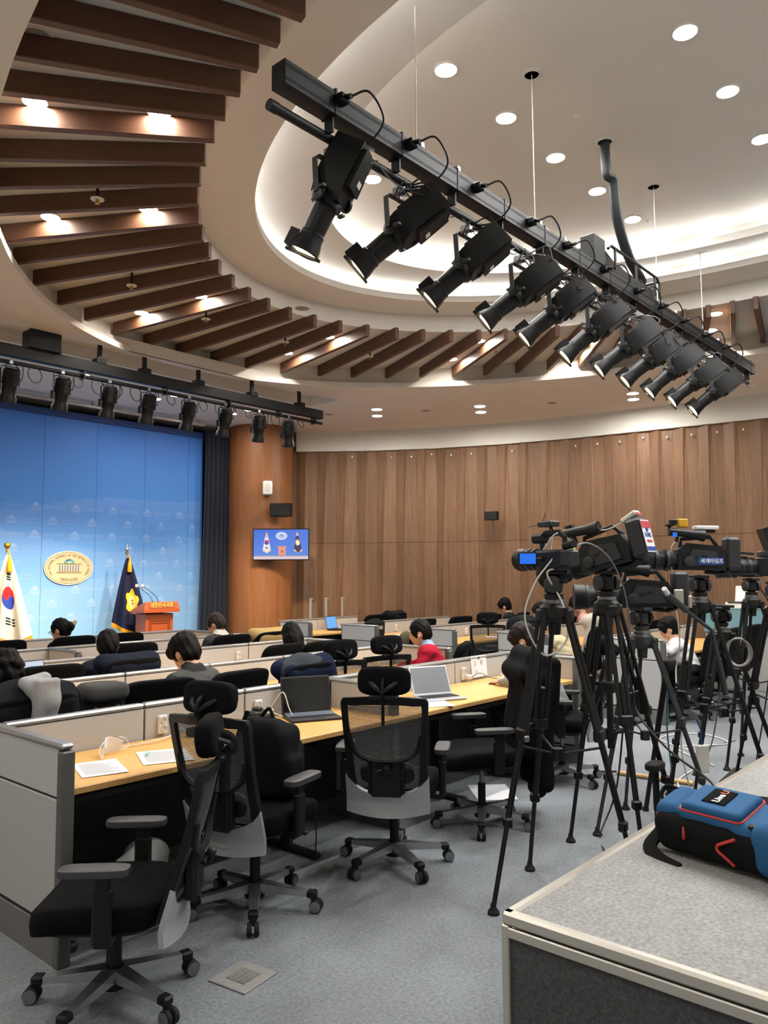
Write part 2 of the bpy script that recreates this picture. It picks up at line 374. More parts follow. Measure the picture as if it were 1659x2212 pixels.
# folded timber panels: three tapering facets to a period, upper and lower tier
acc = [0]
for p, q in zip(F, F[1:]): acc.append(acc[-1]+math.dist(p, q))
def along(x):
    x = max(0, min(acc[-1]-1e-4, x)); i = max(k for k in range(len(acc)-1) if acc[k] <= x)
    f = (x-acc[i])/(acc[i+1]-acc[i]); p, q = Vector(F[i]), Vector(F[i+1]); t = (q-p).normalized(); return p.lerp(q, f), Vector((t.y, -t.x))
PER = .38; CUT_T = [0, .17, .205]; CUT_B = [0, .10, .25]; DEP = [.0, .055, .02]
def fold(k, z):
    i, j = divmod(k, 3); f = z/4.0; f2 = f; x = i*PER+CUT_B[j]+(CUT_T[j]-CUT_B[j])*f2+.03*math.sin(i*2.3+j)*(1-f); p, n = along(x)
    p = p+n*(DEP[j]+.004); return Vector((p.x, p.y, z)), n
for k in range(int(acc[-1]/PER)*3-1):
    for z0, z1 in ((0, 2.262), (2.268, 4.0)):
        v = []
        for kk in (k, k+1):
            for z in (z0, z1): v.append(fold(kk, z))
        g = (v[2][0]-v[0][0]).normalized()*.0012
        fr = [v[0][0]+g, v[2][0]-g, v[3][0]-g, v[1][0]+g]; n3 = Vector((v[0][1].x, v[0][1].y, 0))*.08; bk = [p-n3 for p in fr]
        o = B().add(fr+bk, [(0, 1, 2), (0, 2, 3), (4, 7, 6, 5), (0, 4, 5, 1), (1, 5, 6, 2), (2, 6, 7, 3), (3, 7, 4, 0)]).build('panel', ('wood_wall', 'wood_wall2')[(k*7//3) % 2], wb, 0)
for x, dz in [(.3+.38*i, random.choice((0, .03))) for i in range(0, 22)]:
    if random.random() < .35: continue
    p, n = along(x); o = B().box((0, 0, 0), (.02, .02, .03)).build('fixing_plate', 'white_plastic', wb, 0); o.location = (p.x+n.x*.065, p.y+n.y*.065, 3.86+dz); o.rotation_euler.z = math.atan2(n.y, n.x)
# timber column beside the stage
CO = (9.31, 11.22); CR = .59
col_ = thing('column', 'round timber-clad column between the stage curtain and the folded panelling', 'column', (*CO, 0))
b = B(); b.lathe([(CR, 0), (CR, ZA+.01)], 64); b.build('cladding', 'wood_col', col_)
b = B(); b.lathe([(CR+.012, 0), (CR+.012, .1), (CR, .102)], 64); b.build('base_ring', 'dark_metal', col_)
# ================================================================ STAGE
def printed(name, pts_fn, nu, nv, colfn, m_, parent=None, smooth=60):
    """sheet pts_fn(u,v) whose corner colours come from colfn(u,v) (sRGB hex or tuple)"""
    b = B(); b.grid(pts_fn, nu, nv); me = b.mesh(name, m_, smooth)
    at = me.color_attributes.new('print', 'FLOAT_COLOR', 'CORNER'); buf = []
    for j in range(nv):
        for i in range(nu):
            c = colfn((i+.5)/nu, (j+.5)/nv); c = hexc(c) if isinstance(c, str) else c; buf += [*c, 1]*4
    at.data.foreach_set('color', buf); return obj(name, me, parent)
def mixc(a, b_, t): t = max(0, min(1, t)); return tuple(x+(y-x)*t for x, y in zip(a, b_))
vcol('print_matte', .55); vcol('print_cloth', .85); vcol('screen_print', .4, emit=.85)
b = B(); b.box((3.55, 10.97, .075), (10.0, 2.06, .15)); tag(b.build('stage_platform', mat('stage_carpet', '6d7078', .95, noise=60, amt=.2), smooth=0), 'low carpeted stage platform in front of the blue backdrop', 'stage')
YB = 11.67; ZB0, ZB1 = .16, 4.14
KT, KM, KB = hexc('3d76d0'), hexc('4f8cd8'), hexc('82b8e2')
def bdcol(s, z):
    f = (z-ZB0)/(ZB1-ZB0); c = mixc(KB, KM, f/.55) if f < .55 else mixc(KM, KT, (f-.55)/.45)
    h1 = 2.86+.14*math.sin(s*1.1-.6)+.05*math.sin(s*2.3); h2 = 2.2+.16*math.sin(s*1.5+.9); h3 = 1.55+.14*math.sin(s*1.7+2.4)
    for h in (h1, h2, h3):
        if z < h: c = mixc(c, (1, 1, 1), .018+.02*max(0, 1-(h-z)/.5))
    return c
bd = thing('backdrop', 'tall blue printed backdrop with faint repeated building logos behind the lectern', 'backdrop', (0, YB, 0))
SEAM = [1.14, 2.0, 2.86, 3.72, 4.58, 5.44, 6.30, 7.17, 8.03, 8.34]
for s0_, s1_ in zip(SEAM, SEAM[1:]):
    def fn(u, v, s0_=s0_, s1_=s1_): return (s0_+.002+(s1_-s0_-.004)*u, 0, ZB0+(ZB1-ZB0)*v)
    o = printed('panel', fn, 14 if s1_-s0_ > .5 else 6, 90, lambda u, v: bdcol(s0_+(s1_-s0_)*u, ZB0+(ZB1-ZB0)*v), 'print_matte', bd, 0)
b = B(); b.box((4.74, .045, 2.15), (7.2, .06, 3.98)); b.box((4.74, .02, ZB1+.05), (7.2, .1, .1)); b.build('frame', mat('bd_frame', '22407c', .7), bd, 0)
# repeated logos (flat print, a hair lighter than the ground it lies on)
def icon2d(w, h):
    q = []; q += [[(-w/2, 0), (w/2, 0), (w/2, h*.08), (-w/2, h*.08)]]
    for k in range(6): x = -w*.4+w*.8*k/5; q.append([(x-w*.035, h*.1), (x+w*.035, h*.1), (x+w*.035, h*.5), (x-w*.035, h*.5)])
    q.append([(-w/2, h*.53), (w/2, h*.53), (w/2, h*.62), (-w/2, h*.62)])
    q.append([(w*.27*math.cos(a), h*.64+h*.36*math.sin(a)) for a in ease(0, PI, 9)]); return q
me_k = text_mesh('대한민국국회', .062, 'paper', 'tmp', 'LEFT', 0)
me_e = text_mesh('National Assembly', .034, 'paper', 'tmp2', 'LEFT', 0); me_e2 = text_mesh('Republic of Korea', .034, 'paper', 'tmp3', 'LEFT', 0)
VV, FF, CC = [], [], []
def flat(poly_v, poly_f, s, z):
    o = len(VV); VV.extend([(s+x, -.0012, z+y) for x, y in poly_v]); FF.extend([tuple(i+o for i in f) for f in poly_f])
    c = mixc(bdcol(s, z), (1, 1, 1), .13); CC.extend([c]*len(poly_f))
def flatme(me, s, z): flat([(v.co.x, v.co.y) for v in me.vertices], [tuple(p.vertices) for p in me.polygons], s, z)
for r in range(9):
    z = 2.72-.21*r; st0 = [5.34, 4.98, 5.33, 5.02, 5.3, 4.95, 5.36, 5.0, 5.3][r]
    for k in range(-5, 6):
        s = st0+.63*k
        if s < 1.4 or s > 8.15: continue
        if abs(s-5.87) < .62 and abs(z-1.8) < .3: continue
        for q in icon2d(.15, .12): flat(q, [tuple(range(len(q)))], s, z-.05)
        if s+.4 > 8.3: continue
        if r % 2 == 0: flatme(me_k, s+.12, z)
        else: flatme(me_e, s+.12, z+.022); flatme(me_e2, s+.12, z-.024)
me = bpy.data.meshes.new('logo_print'); me.from_pydata(VV, [], FF); me.materials.append(MATS['print_matte'])
at = me.color_attributes.new('print', 'FLOAT_COLOR', 'CORNER'); buf = []
for p, c in zip(me.polygons, CC): buf += [*c, 1]*p.loop_total
at.data.foreach_set('color', buf); o = obj('logo_print', me, bd); o['kind'] = 'stuff'
# oval emblem ---------------------------------------------------------------
em = thing('emblem', 'cream oval plaque with a domed building and lettering on the blue backdrop', 'emblem', (5.87, YB-.004, 1.80))
W2, H2 = .395, .262
def ov(a, b_, y, n=64): return [(a*math.cos(2*PI*k/n), y, b_*math.sin(2*PI*k/n)) for k in range(n)]
def ovplate(a, b_, y0, y1):
    b = B(); n = 64; b.add(ov(a, b_, y0)+ov(a, b_, y1), [tuple(range(n)), tuple(range(n, 2*n))[::-1]]+[(k, n+k, n+(k+1) % n, (k+1) % n) for k in range(n)]); return b
mat('cream', 'c2b090', .7); mat('emblem_line', '57493a', .7); mat('emblem_blue', '3b5295', .6); mat('emblem_teal', '3f9c9c', .6)
ovplate(W2, H2, 0, -.018).build('plate', mat('emblem_white', 'cdc6b8', .7), em); ovplate(W2*.955, H2*.93, -.015, -.0205).build('line_oval', 'emblem_line', em); ovplate(W2*.94, H2*.908, -.016, -.022).build('field', 'cream', em)
Rx = Matrix.Rotation(PI/2, 4, 'X')
b = B()
def lay(me, M): b.add([v.co for v in me.vertices], [tuple(p.vertices) for p in me.polygons], M)
TX = 'THE NATIONAL ASSEMBLY OF THE REPUBLIC OF KOREA'
rad = lambda a: (W2*.80*math.cos(a), H2*.735*math.sin(a))
ang = [PI*1.19-i/2000*PI*1.38 for i in range(2001)]; cum = [0]
for p, q in zip(ang, ang[1:]): cum.append(cum[-1]+math.dist(rad(p), rad(q)))
gl = {}
for i, chh in enumerate(TX):
    if chh == ' ': continue
    d = cum[-1]*(i+.5)/len(TX); k = next(j for j in range(2001) if cum[j] >= d); a = ang[k]; x, z = rad(a)
    tx, tz = -(W2*math.sin(a)), H2*math.cos(a); rot = math.atan2(-tz, -tx)
    if chh not in gl: gl[chh] = text_mesh(chh, .05, 'emblem_line', 'g', extrude=.0006)
    lay(gl[chh], Matrix.Translation((x, -.0232, z)) @ Matrix.Rotation(-rot, 4, 'Y') @ Rx)
for i, chh in enumerate('·대한민국국회·'):
    a = -PI/2+(i-3.5)*.155; x, z = W2*.80*math.cos(a), H2*.74*math.sin(a); rot = math.atan2(H2*math.cos(a), -W2*math.sin(a))
    if chh not in gl: gl[chh] = text_mesh(chh, .06, 'emblem_line', 'g', extrude=.0006, bold=.0004)
    lay(gl[chh], Matrix.Translation((x, -.0232, z)) @ Matrix.Rotation(-rot, 4, 'Y') @ Rx)
b.build('lettering', 'emblem_line', em, 0)
b = B()
for z in (-.073, .062): b.box((0, -.024, z), (.40, .004, .008))
b.box((0, -.024, -.055), (.36, .004, .005)); b.build('roof_lines', 'emblem_line', em, 0)
b = B()
for k in range(8): b.box((-.15+.30*k/7, -.024, 0), (.013, .004, .095))
b.build('colonnade', 'emblem_blue', em, 0)
b = B(); b.prism([(.085*math.cos(a), .065*math.sin(a)) for a in ease(0, PI, 16)], 0, .004, Matrix.Translation((0, -.022, .072)) @ Rx); b.build('dome', 'emblem_blue', em, 0)
b = B(); b.prism([(.085*math.cos(a), .06*math.sin(a)) for a in ease(0, PI*.42, 8)]+[(.02, 0)], 0, .005, Matrix.Translation((0, -.0225, .072)) @ Rx)
b.prism([(.085*math.cos(a), .06*math.sin(a)) for a in ease(PI, PI*.72, 6)]+[(-.03, 0)], 0, .005, Matrix.Translation((0, -.0225, .072)) @ Rx); b.build('dome_sides', 'emblem_teal', em, 0)
b = B(); b.prism([(-.045, 0), (.045, 0), (.02, .03), (0, .038), (-.02, .03)], 0, .006, Matrix.Translation((0, -.023, .072)) @ Rx); b.build('dome_light', 'cream', em, 0)
# navy curtain ---------------------------------------------------------------
b = B()
def cur(u, v):
    s = 8.28+.62*u; f = 1-v; return (s-.10*f*f*(1-u), 11.5+.05*math.sin(u*2*PI*7+.3*math.sin(6*v))*(.6+.4*f)+.02*math.sin(u*9), .16+4.1*v)
b.slab(cur, 84, 20, .012); tag(b.build('curtain', mat('navy_cloth', '111a2e', .95, noise=120, amt=.2, sheen=.2), smooth=80), 'dark navy stage curtain hanging in folds beside the timber column', 'curtain')
tr = thing('curtain_track', 'white metal curtain track under the ceiling in front of the backdrop', 'track', (0, 11.3, 4.3))
b = B(); b.box((4.9, 0, 0), (6.4, .05, .045), ch=.008); b.build('rail', 'alu', tr)
for x in (2.4, 4.2, 6.0, 7.6):
    b = B(); b.cyl((x, 0, .02), (x, 0, .08), .012); b.build('hanger', 'steel', tr)
# flags on stands ---------------------------------------------------------------
def taegeuk(u, v):  # u across 0..1, v down 0..1 of the gathered flag as it hangs; colours as seen
    x, y = (u-.5)*.62, (v-.5)
    cx, cy, r = 0, .0, .135
    dx, dy = x-cx, y-cy
    if dx*dx+dy*dy < r*r:
        a = math.radians(-32); X = dx*math.cos(a)-dy*math.sin(a); Y = dx*math.sin(a)+dy*math.cos(a)
        red = Y < 0
        if (X+r/2)**2+Y*Y < r*r/4: red = True
        if (X-r/2)**2+Y*Y < r*r/4: red = False
        return 'd0202c' if red else '2440a0'
    for yy in (-.215, -.245, -.275):
        if abs(y-yy) < .010 and abs(x-.01) < .075: return '15151a'
    for yy in (.245, .277, .309):
        if abs(y-yy) < .010 and (.008 < abs(x-.03) < .075): return '15151a'
    return 'd9d4ca'
def assembly(u, v):
    x, y = (u-.62)*.62, (v-.60)
    a = math.atan2(y, x); rr = math.hypot(x, y*.9)
    if rr < .085: return 'f3e2a2' if not (abs(x) < .05 and (abs(y+.02) < .008 or abs(y-.02) < .008 or abs(x) < .007 and abs(y) < .06)) else '9a7418'
    if rr < .145+.022*math.cos(5*a+.6): return 'e9bd2c'
    return '15193a'
def flag(name, loc, label, colfn, wide, rz, finial):
    t = thing(name, label, 'flag', loc, rz)
    b = B(); b.lathe([(.19, 0), (.19, .02), (.06, .05), (.025, .1), (.025, .14)], 24); b.build('base', 'steel', t)
    b = B(); b.cyl((0, 0, .1), (0, 0, 1.86), .014); b.build('pole', 'alu', t)
    b = B()
    if finial == 'ball': b.sup((0, 0, 1.93), (.085, .085, .085), 1, 1, 14, 8); b.lathe([(.03, 1.86), (.014, 1.88), (.02, 1.89)], 12); m_ = 'gold'
    else: b.lathe([(.02, 1.86), (.03, 1.88), (.012, 1.9), (.03, 1.93), (.006, 1.99), (0, 2.02)], 10); m_ = 'steel'
    b.build('finial', m_, t)
    def f(u, v):  # gathered cone: narrow at the top, spreading to the hem
        wd = (.05+wide*v**.85); x = (u-.5)*wd+.02+.05*v; yv = -.02-.03*v+.045*v*math.sin(u*PI*4.2+.5)*(.3+v)+.02*math.sin(u*11)*v
        hem = (.5-abs(u-.62))*.26 if wide > 0 else 0
        return (x, yv, 1.80-v*(1.02+hem))
    o = printed('cloth', f, 90, 150, colfn, 'print_cloth', t)
    mo = o.modifiers.new('thick', 'SOLIDIFY'); mo.thickness = .004
    b = B()
    def fr(u, v): p = Vector(f(u, 1)); d = Vector((0, -.004, -.075)); return p+d*v+Vector((.004*math.sin(u*260)*v, .004*math.cos(u*200)*v, 0))
    b.slab(fr, 90, 3, .006); b.build('fringe', mat('fringe', 'd79a1c', .8, noise=60, amt=.3, stretch=(8, 8, .3)), t, 80)
    b = B(); b.lathe([(.008, 1.83), (.012, 1.78), (.03, 1.7), (.036, 1.6), (.03, 1.58), (0, 1.58)], 12, Matrix.Translation((.05, -.06, 0))); b.tube([(0, -.02, 1.85), (.03, -.05, 1.86), (.05, -.06, 1.82)], .006, 6)
    b.build('tassel', 'fringe', t); return t
flag('flag', (4.46, 10.55, .15), 'white national flag with red and blue circle gathered on a gold-topped stand', taegeuk, .50, -.62, 'ball')
flag('flag', (6.50, 11.05, .15), 'dark navy flag with a yellow blossom crest gathered on a stand behind the lectern', assembly, .50, -.62, 'tip')
# lectern -----------------------------------------------------------------------
mat('lectern_wood', 'b5562a', .4, noise=10, amt=.1, stretch=(6, 6, .6)); mat('lectern_dark', '94431f', .45)
t = thing('lectern', 'orange-brown wooden lectern with carved crest standing on the stage', 'lectern', (6.70, 10.55, .15), -.10); t.scale = (.80, .85, 1)
b = B(); b.box((0, 0, .02+.015), (.66, .5, .07), ch=.01); b.build('plinth', 'lectern_wood', t)
b = B(); b.box((0, .02, .5), (.56, .40, .90), ch=.006); b.build('body', 'lectern_wood', t)
b = B()
for x0, x1, z0, z1 in ((-.215, .215, .845, .86), (-.215, .215, .135, .15), (-.215, -.2, .135, .86), (.2, .215, .135, .86), (-.18, .18, .81, .82), (-.18, .18, .175, .185), (-.18, -.17, .175, .82), (.17, .18, .175, .82)):
    b.box(((x0+x1)/2, -.186, (z0+z1)/2), (x1-x0, .014, z1-z0))
b.build('front_moulding', 'lectern_dark', t, 0)
b = B(); b.add([(-.36, -.27, .97), (.36, -.27, .97), (.36, .27, .95), (-.36, .27, .95), (-.36, -.27, 1.02), (.36, -.27, 1.02), (.36, .27, .985), (-.36, .27, .985), (-.33, -.245, 1.13), (.33, -.245, 1.13), (.33, .24, 1.02), (-.33, .24, 1.02)],
    [(3, 2, 1, 0), (0, 1, 5, 4), (1, 2, 6, 5), (2, 3, 7, 6), (3, 0, 4, 7), (4, 5, 9, 8), (5, 6, 10, 9), (6, 7, 11, 10), (7, 4, 8, 11), (8, 9, 10, 11)]); b.build('top', 'lectern_wood', t, 0)
pl = obj('name_plate', text_mesh('대한민국국회', .085, mat('gold_letter', 'e6c14c', .4, .2), 'name_plate', extrude=.002, bold=.001), t)
pl.matrix_local = Matrix.Translation((0, -.262, 1.077)) @ Matrix.Rotation(PI/2-.22, 4, 'X')
b = B(); b.box((0, -.2605, 1.075), (.52, .006, .085), rx=-.22); b.build('plate_field', 'lectern_dark', t, 0)
b = B()
for k in range(5):
    a = PI/2+2*PI*k/5; c, s_ = math.cos(a), math.sin(a)
    b.prism([(0, 0), (.10*math.cos(a-.55), .10*math.sin(a-.55)), (.125*c, .125*s_), (.10*math.cos(a+.55), .10*math.sin(a+.55))], 0, .014, Matrix.Translation((0, -.18, .56)) @ Rx)
b.lathe([(.055, .012), (.055, .022), (.042, .026), (0, .024)], 20, Matrix.Translation((0, -.18, .56)) @ Rx); b.build('crest', mat('crest_wood', '7a3217', .45), t, 25)
t = thing('microphone', 'slim gooseneck microphone with pale foam tip on the lectern', 'microphone', (6.62, 10.50, 1.20), 2.2, 'gooseneck microphones on the lectern')
b = B(); b.lathe([(.022, 0), (.022, .02), (.012, .05), (.006, .09)], 12); b.build('base', 'black_plastic', t)
b = B(); b.tube(spline([(0, 0, .08), (.02, .02, .15), (.10, .08, .24), (.18, .14, .31)]), .004, 6); b.build('neck', 'black_plastic', t)
b = B(); b.sup((.19, .15, .32), (.05, .05, .055), 1, 1, 12, 8); b.build('foam_tip', mat('foam', 'e8cfc0', .9), t)
dup(t, (6.71, 10.49, 1.20))
# wall-hung screen and loudspeakers by the column -----------------------------------------
def screen_col(u, v):
    v = 1-v
    if v > .90: return (.75, .62, .70)
    if v > .87: return (.3, .3, .42)
    c = mixc((.045, .16, .72), (.10, .27, .86), v)
    def el(cx, cy, a, b_): return ((u-cx)/a)**2+((v-cy)/b_)**2 < 1
    if el(.51, .215, .105, .135):
        c = (.62, .72, .95)
        if abs(u-.51) < .05 and .2 < v < .27 and (abs(v-.2) < .012 or abs(v-.265) < .012 or int(u*170) % 3 == 0): c = (.15, .3, .7)
        if ((u-.51)/.03)**2+((v-.2)/.05)**2 < 1 and v < .2: c = (.2, .45, .7)
    for cx, kind in ((.235, 0), (.795, 1)):
        top, bot = (.1, .80)
        if top < v < bot:
            f = (v-top)/(bot-top); w_ = .012+.066*min(f*1.15, 1); sk = .02*f*(1 if kind else .3)
            if abs(u-cx-sk) < w_ and not (f > .86 and abs(u-cx-sk) < (1-f)/.14*0+ -1):
                if f > .88 and abs(u-cx-sk) > w_*(1-f)/.12: continue
                c = (.9, .86, .88) if not kind else (.03, .03, .12)
                if f > .80 and abs(u-cx-sk) > w_*(1-f)/.2*.8: c = (.95, .6, .3)
                if f < .16: c = (.9, .45, .4)
                if not kind and ((u-cx-sk)/.043)**2+((v-.43)/.085)**2 < 1: c = (.75, .02, .10) if (u-cx)*.6-(v-.43) > 0 else (.05, .05, .5)
                if not kind and abs(u-cx-sk) < .025 and (abs(v-.60) < .012 or abs(v-.63) < .012 or abs(v-.25) < .012): c = (.2, .2, .3)
                if kind and ((u-cx-sk)/.04)**2+((v-.44)/.1)**2 < 1: c = (.95, .72, .3) if ((u-cx-sk)/.025)**2+((v-.45)/.06)**2 > 1 else (.95, .88, .7)
    if .44 < u < .60 and .55 < v < .98 and (v > .58 or True):
        if v < .60 or abs(u-.52) < .07: c = (.72, .30, .25) if v < .60 else (.82, .33, .27)
        if ((u-.52)/.02)**2+((v-.74)/.04)**2 < 1: c = (.35, .1, .12)
    return c
RZS = -.80
t = thing('monitor', 'wall screen showing the lectern and two flags, hung on the timber column', 'monitor', (9.06, 10.36, 1.93), RZS)
SW, SH = .98, .555
b = B(); b.box((0, .02, SH/2), (SW, .05, SH), ch=.006); b.build('casing', 'black_gloss', t)
o = printed('screen', lambda u, v: (-SW/2+.015+(SW-.03)*u, -.0065, .018+(SH-.036)*v), 200, 112, screen_col, 'screen_print', t, 0)
b = B(); b.tube([(0, .04, SH*.5), (0, .22, SH*.5)], .03, 8); b.box((0, .05, SH*.5), (.3, .03, .25)); b.build('wall_bracket', 'dark_metal', t)
t = thing('speaker', 'small white wall speaker high on the timber column', 'speaker', (8.97, 10.62, 3.10), -.72)
b = B(); b.sup((0, 0, .11), (.17, .16, .25), .25, .25, 20, 12); b.build('cabinet', 'white_plastic', t)
b = B(); b.sup((0, -.055, .12), (.12, .06, .17), .3, .5, 16, 8); b.build('grille', mat('grille_white', 'd6d3cb', .7), t)
b = B(); b.box((0, .06, .02), (.06, .1, .05)); b.build('bracket', 'dark_metal', t)
def speaker_box(label, loc, rz, sc):
    t = thing('speaker', label, 'speaker', loc, rz); t.scale = (sc, sc, sc)
    b = B(); b.prism([(-.19, -.13), (.19, -.13), (.21, -.02), (.08, .15), (-.08, .15), (-.21, -.02)], 0, .24); b.build('cabinet', 'black_plastic', t, 20)
    b = B(); b.box((0, -.132, .12), (.35, .012, .21), ch=.004); b.build('grille', mat('grille_black', '0b0b0c', .8, noise=300, amt=.4), t)
    b = B(); b.tube([(-.05, .14, .12), (-.1, .2, .12), (-.1, .27, .12)], .02, 8); b.box((-.1, .27, .12), (.1, .02, .12)); b.build('bracket', 'dark_metal', t); return t
speaker_box('black wedge loudspeaker bracketed to the timber column above the screen', (9.12, 10.42, 2.70), -.95, .95)
speaker_box('small black loudspeaker bracketed to the folded timber wall', (11.62, 7.66, 2.62), -1.35, .62)
# ================================================================ LIGHTING BARS
def aimrot(tilt, yaw=0): return Matrix.Rotation(yaw, 4, 'Z') @ Matrix.Rotation(-tilt, 4, 'X')   # local +Y looks along the beam
mat('spot_body', '0c0d0e', .45, 0, spec=.35); mat('spot_rear', '151618', .5, 0, spec=.3); emis('spot_glow', (1, .72, .38), 12); mat('label_white', 'd5d5d0', .6)
mat('cable_black', '0d0d0e', .6); mat('cable_grey', '77777a', .6); mat('cable_white', 'dcd9d0', .5)
def ellipsoidal(name, label, tilt, yaw, group, energy, seed):
    """profile spotlight: square lamp housing, round barrel with fins, yoke and clamp; pivot at the origin"""
    t = thing(name, label, 'spotlight', (0, 0, 0), 0, group); M = aimrot(tilt, yaw); rnd = random.Random(seed)
    b = B(); b.prism([(-.075, -.30), (.075, -.30), (.088, -.20), (.085, -.05), (.06, .0), (-.06, .0), (-.085, -.05), (-.088, -.20)], -.075, .075, M)
    b.prism([(-.06, -.27), (.06, -.27), (.07, -.08), (-.07, -.08)], -.10, .09, M); h = b.build('housing', 'spot_body', t, 30)
    b = B()
    for k in range(7): b.box((-.05+k*.0167, -.235, .094), (.006, .05, .006), M=M)
    b.build('vents', 'spot_rear', h, 0)
    b = B(); b.box((.02, -.13, -.101), (.045, .028, .002), M=M); b.build('rating_label', 'label_white', h, 0); B().box((.03, -.302, .03), (.02, .002, .02), M=M).build('address_label', 'label_white', h, 0)
    MY = M @ Matrix.Rotation(-PI/2, 4, 'X')
    b = B(); b.lathe([(.062, -.02), (.076, .0), (.076, .03), (.06, .035), (.056, .17), (.062, .175), (.062, .2), (.072, .235), (.078, .275), (.074, .277), (.06, .24)], 24, MY); b.build('barrel', 'spot_body', t, 40)
    b = B()
    for k in range(6): b.box((-.05+.02*k, .232, .066), (.004, .085, .05), M=M)
    b.build('fins', 'spot_body', t, 0)
    b = B(); b.lathe([(0, .268), (.05, .269), (.071, .269)], 20, MY); b.build('lens', 'spot_glow', t)
    b = B(); b.box((0, .282, .0), (.02, .012, .19), M=M); b.build('frame_clip', 'spot_rear', t, 0)
    for sx in (-1, 1):
        b = B(); p = M @ Vector((sx*.07, .01, 0)); q = M @ Vector((sx*.16, -.005, -.02)); b.tube([p, q], .006, 6); b.box(q, (.02, .035, .012), M=None); b.build('shutter_handle', 'spot_body', t, 0)
        b = B(); b.lathe([(0, -.006), (.036, -.006), (.036, .008), (.02, .012), (0, .012)], 16, Matrix.Translation((sx*.094, -.03, 0)) @ Matrix.Rotation(sx*PI/2, 4, 'Y')); b.build('tilt_knob', 'spot_body', t)
    b = B(); b.tube([(-.108, -.03, 0), (-.108, -.02, .17), (-.09, -.02, .185), (.09, -.02, .185), (.108, -.02, .17), (.108, -.03, 0)], .01, 4, flat=(.03, .006)); b.build('yoke', 'dark_metal', t, 0)
    b = B(); b.cyl((0, -.02, .185), (0, -.02, .22), .012); b.box((0, -.02, .235), (.05, .07, .05), ch=.01); b.cyl((.03, -.02, .235), (.06, -.02, .235), .006); b.build('clamp', 'steel', t)
    b = B(); rp = M @ Vector((0, -.29, 0))
    for k in range(5):
        a = Vector((rnd.uniform(-.03, .03), -.04, .24)); mid = (a+rp)/2+Vector((rnd.uniform(-.12, .16), rnd.uniform(-.14, -.02), rnd.uniform(-.12, .06)))
        b.tube(spline([a, (a+mid)/2+Vector((.02, -.02, .03)), mid, rp], 5), .0045, 5)
    b.build('cable', 'cable_black' if seed % 3 else 'cable_grey', t)
    b = B(); b.tube([Vector((.0+.055*math.cos(f), -.05+.02*math.sin(f*2), .21+.055*math.sin(f))) for f in ease(0, 2.6*PI, 22)], .004, 5); b.build('cable_loop', 'cable_black', t)
    b = B(); b.tube([Vector((.06+.05*math.cos(f)+.01*f, -.06+.02*math.sin(f*2), .17+.07*math.sin(f))) for f in ease(.5, 3.4*PI, 26)], .0035, 5); b.build('safety_loop', 'cable_grey', t)
    if energy:
        ld = bpy.data.lights.new('spot', 'SPOT'); ld.energy = energy; ld.color = WARM; ld.spot_size = math.radians(30); ld.spot_blend = .6; ld.shadow_soft_size = .07
        lo = bpy.data.objects.new('spot_lamp', ld); COL.objects.link(lo); lo.parent = t
        lo.matrix_local = M @ Matrix.Translation((0, .30, 0)) @ Matrix.Rotation(PI/2, 4, 'X')
    return t
# main bar over the room
bar = thing('lighting_bar', 'long black lighting bar hung on thin wires across the oval dome', 'lighting bar', (0, 2.76, 0))
S0, S1 = 2.38, 9.82
b = B(); b.box(((S0+S1)/2, 0, 4.085), (S1-S0, .10, .13), ch=.004); beam = b.build('beam', 'dark_metal', bar)
b = B()
for z in (4.045, 4.055, 4.115, 4.125): b.box(((S0+S1)/2, -.0505, z), (S1-S0-.01, .003, .003))
b.build('groove', 'black_plastic', beam, 0)
b = B(); b.cyl((S0-.02, .03, 3.93), (S1-.02, .03, 3.93), .025, n=14); b.lathe([(.029, 0), (.029, .05)], 12, Matrix.Translation((S0-.03, .03, 3.93)) @ Matrix.Rotation(PI/2, 4, 'Y')); b.build('pipe', 'dark_metal', bar)
for i, x in enumerate(ease(S0+.35, S1-.15, 14)):
    b = B(); b.box((x, 0, 3.985), (.012, .06, .1)); b.box((x, 0, 4.09), (.012, .108, .14)); b.build('pipe_hanger', 'dark_metal', bar, 0)
SX = [2.80, 3.36, 4.03, 4.68, 5.2, 5.82, 6.46, 6.98, 7.52, 8.13, 8.72]
for i, x in enumerate(SX):
    b = B(); b.box((x-.05, -.075, 4.10), (.07, .06, .045), ch=.008); b.cyl((x-.05, -.1, 4.1), (x-.05, -.14, 4.09), .014, n=8); b.build('socket', 'black_plastic', bar)
    b = B(); b.tube(spline([(x-.05, -.13, 4.09), (x+.02, -.2, 4.12), (x+.13, -.2, 4.02), (x+.12, -.1, 3.93), (x+.04, .0, 3.9)], 6), .006, 6); b.build('flex', 'cable_black', bar)
b = B(); rnd = random.Random(3)
for k in range(26):
    x = S0+.7+k*.26; b.tube(sag((x, .0+rnd.uniform(-.03, .03), 3.93), (x+rnd.uniform(.25, .5), rnd.uniform(-.03, .06), 3.93), rnd.uniform(.02, .10), 7), .0045, 5)
b.build('cable_bundle', 'cable_grey', bar)
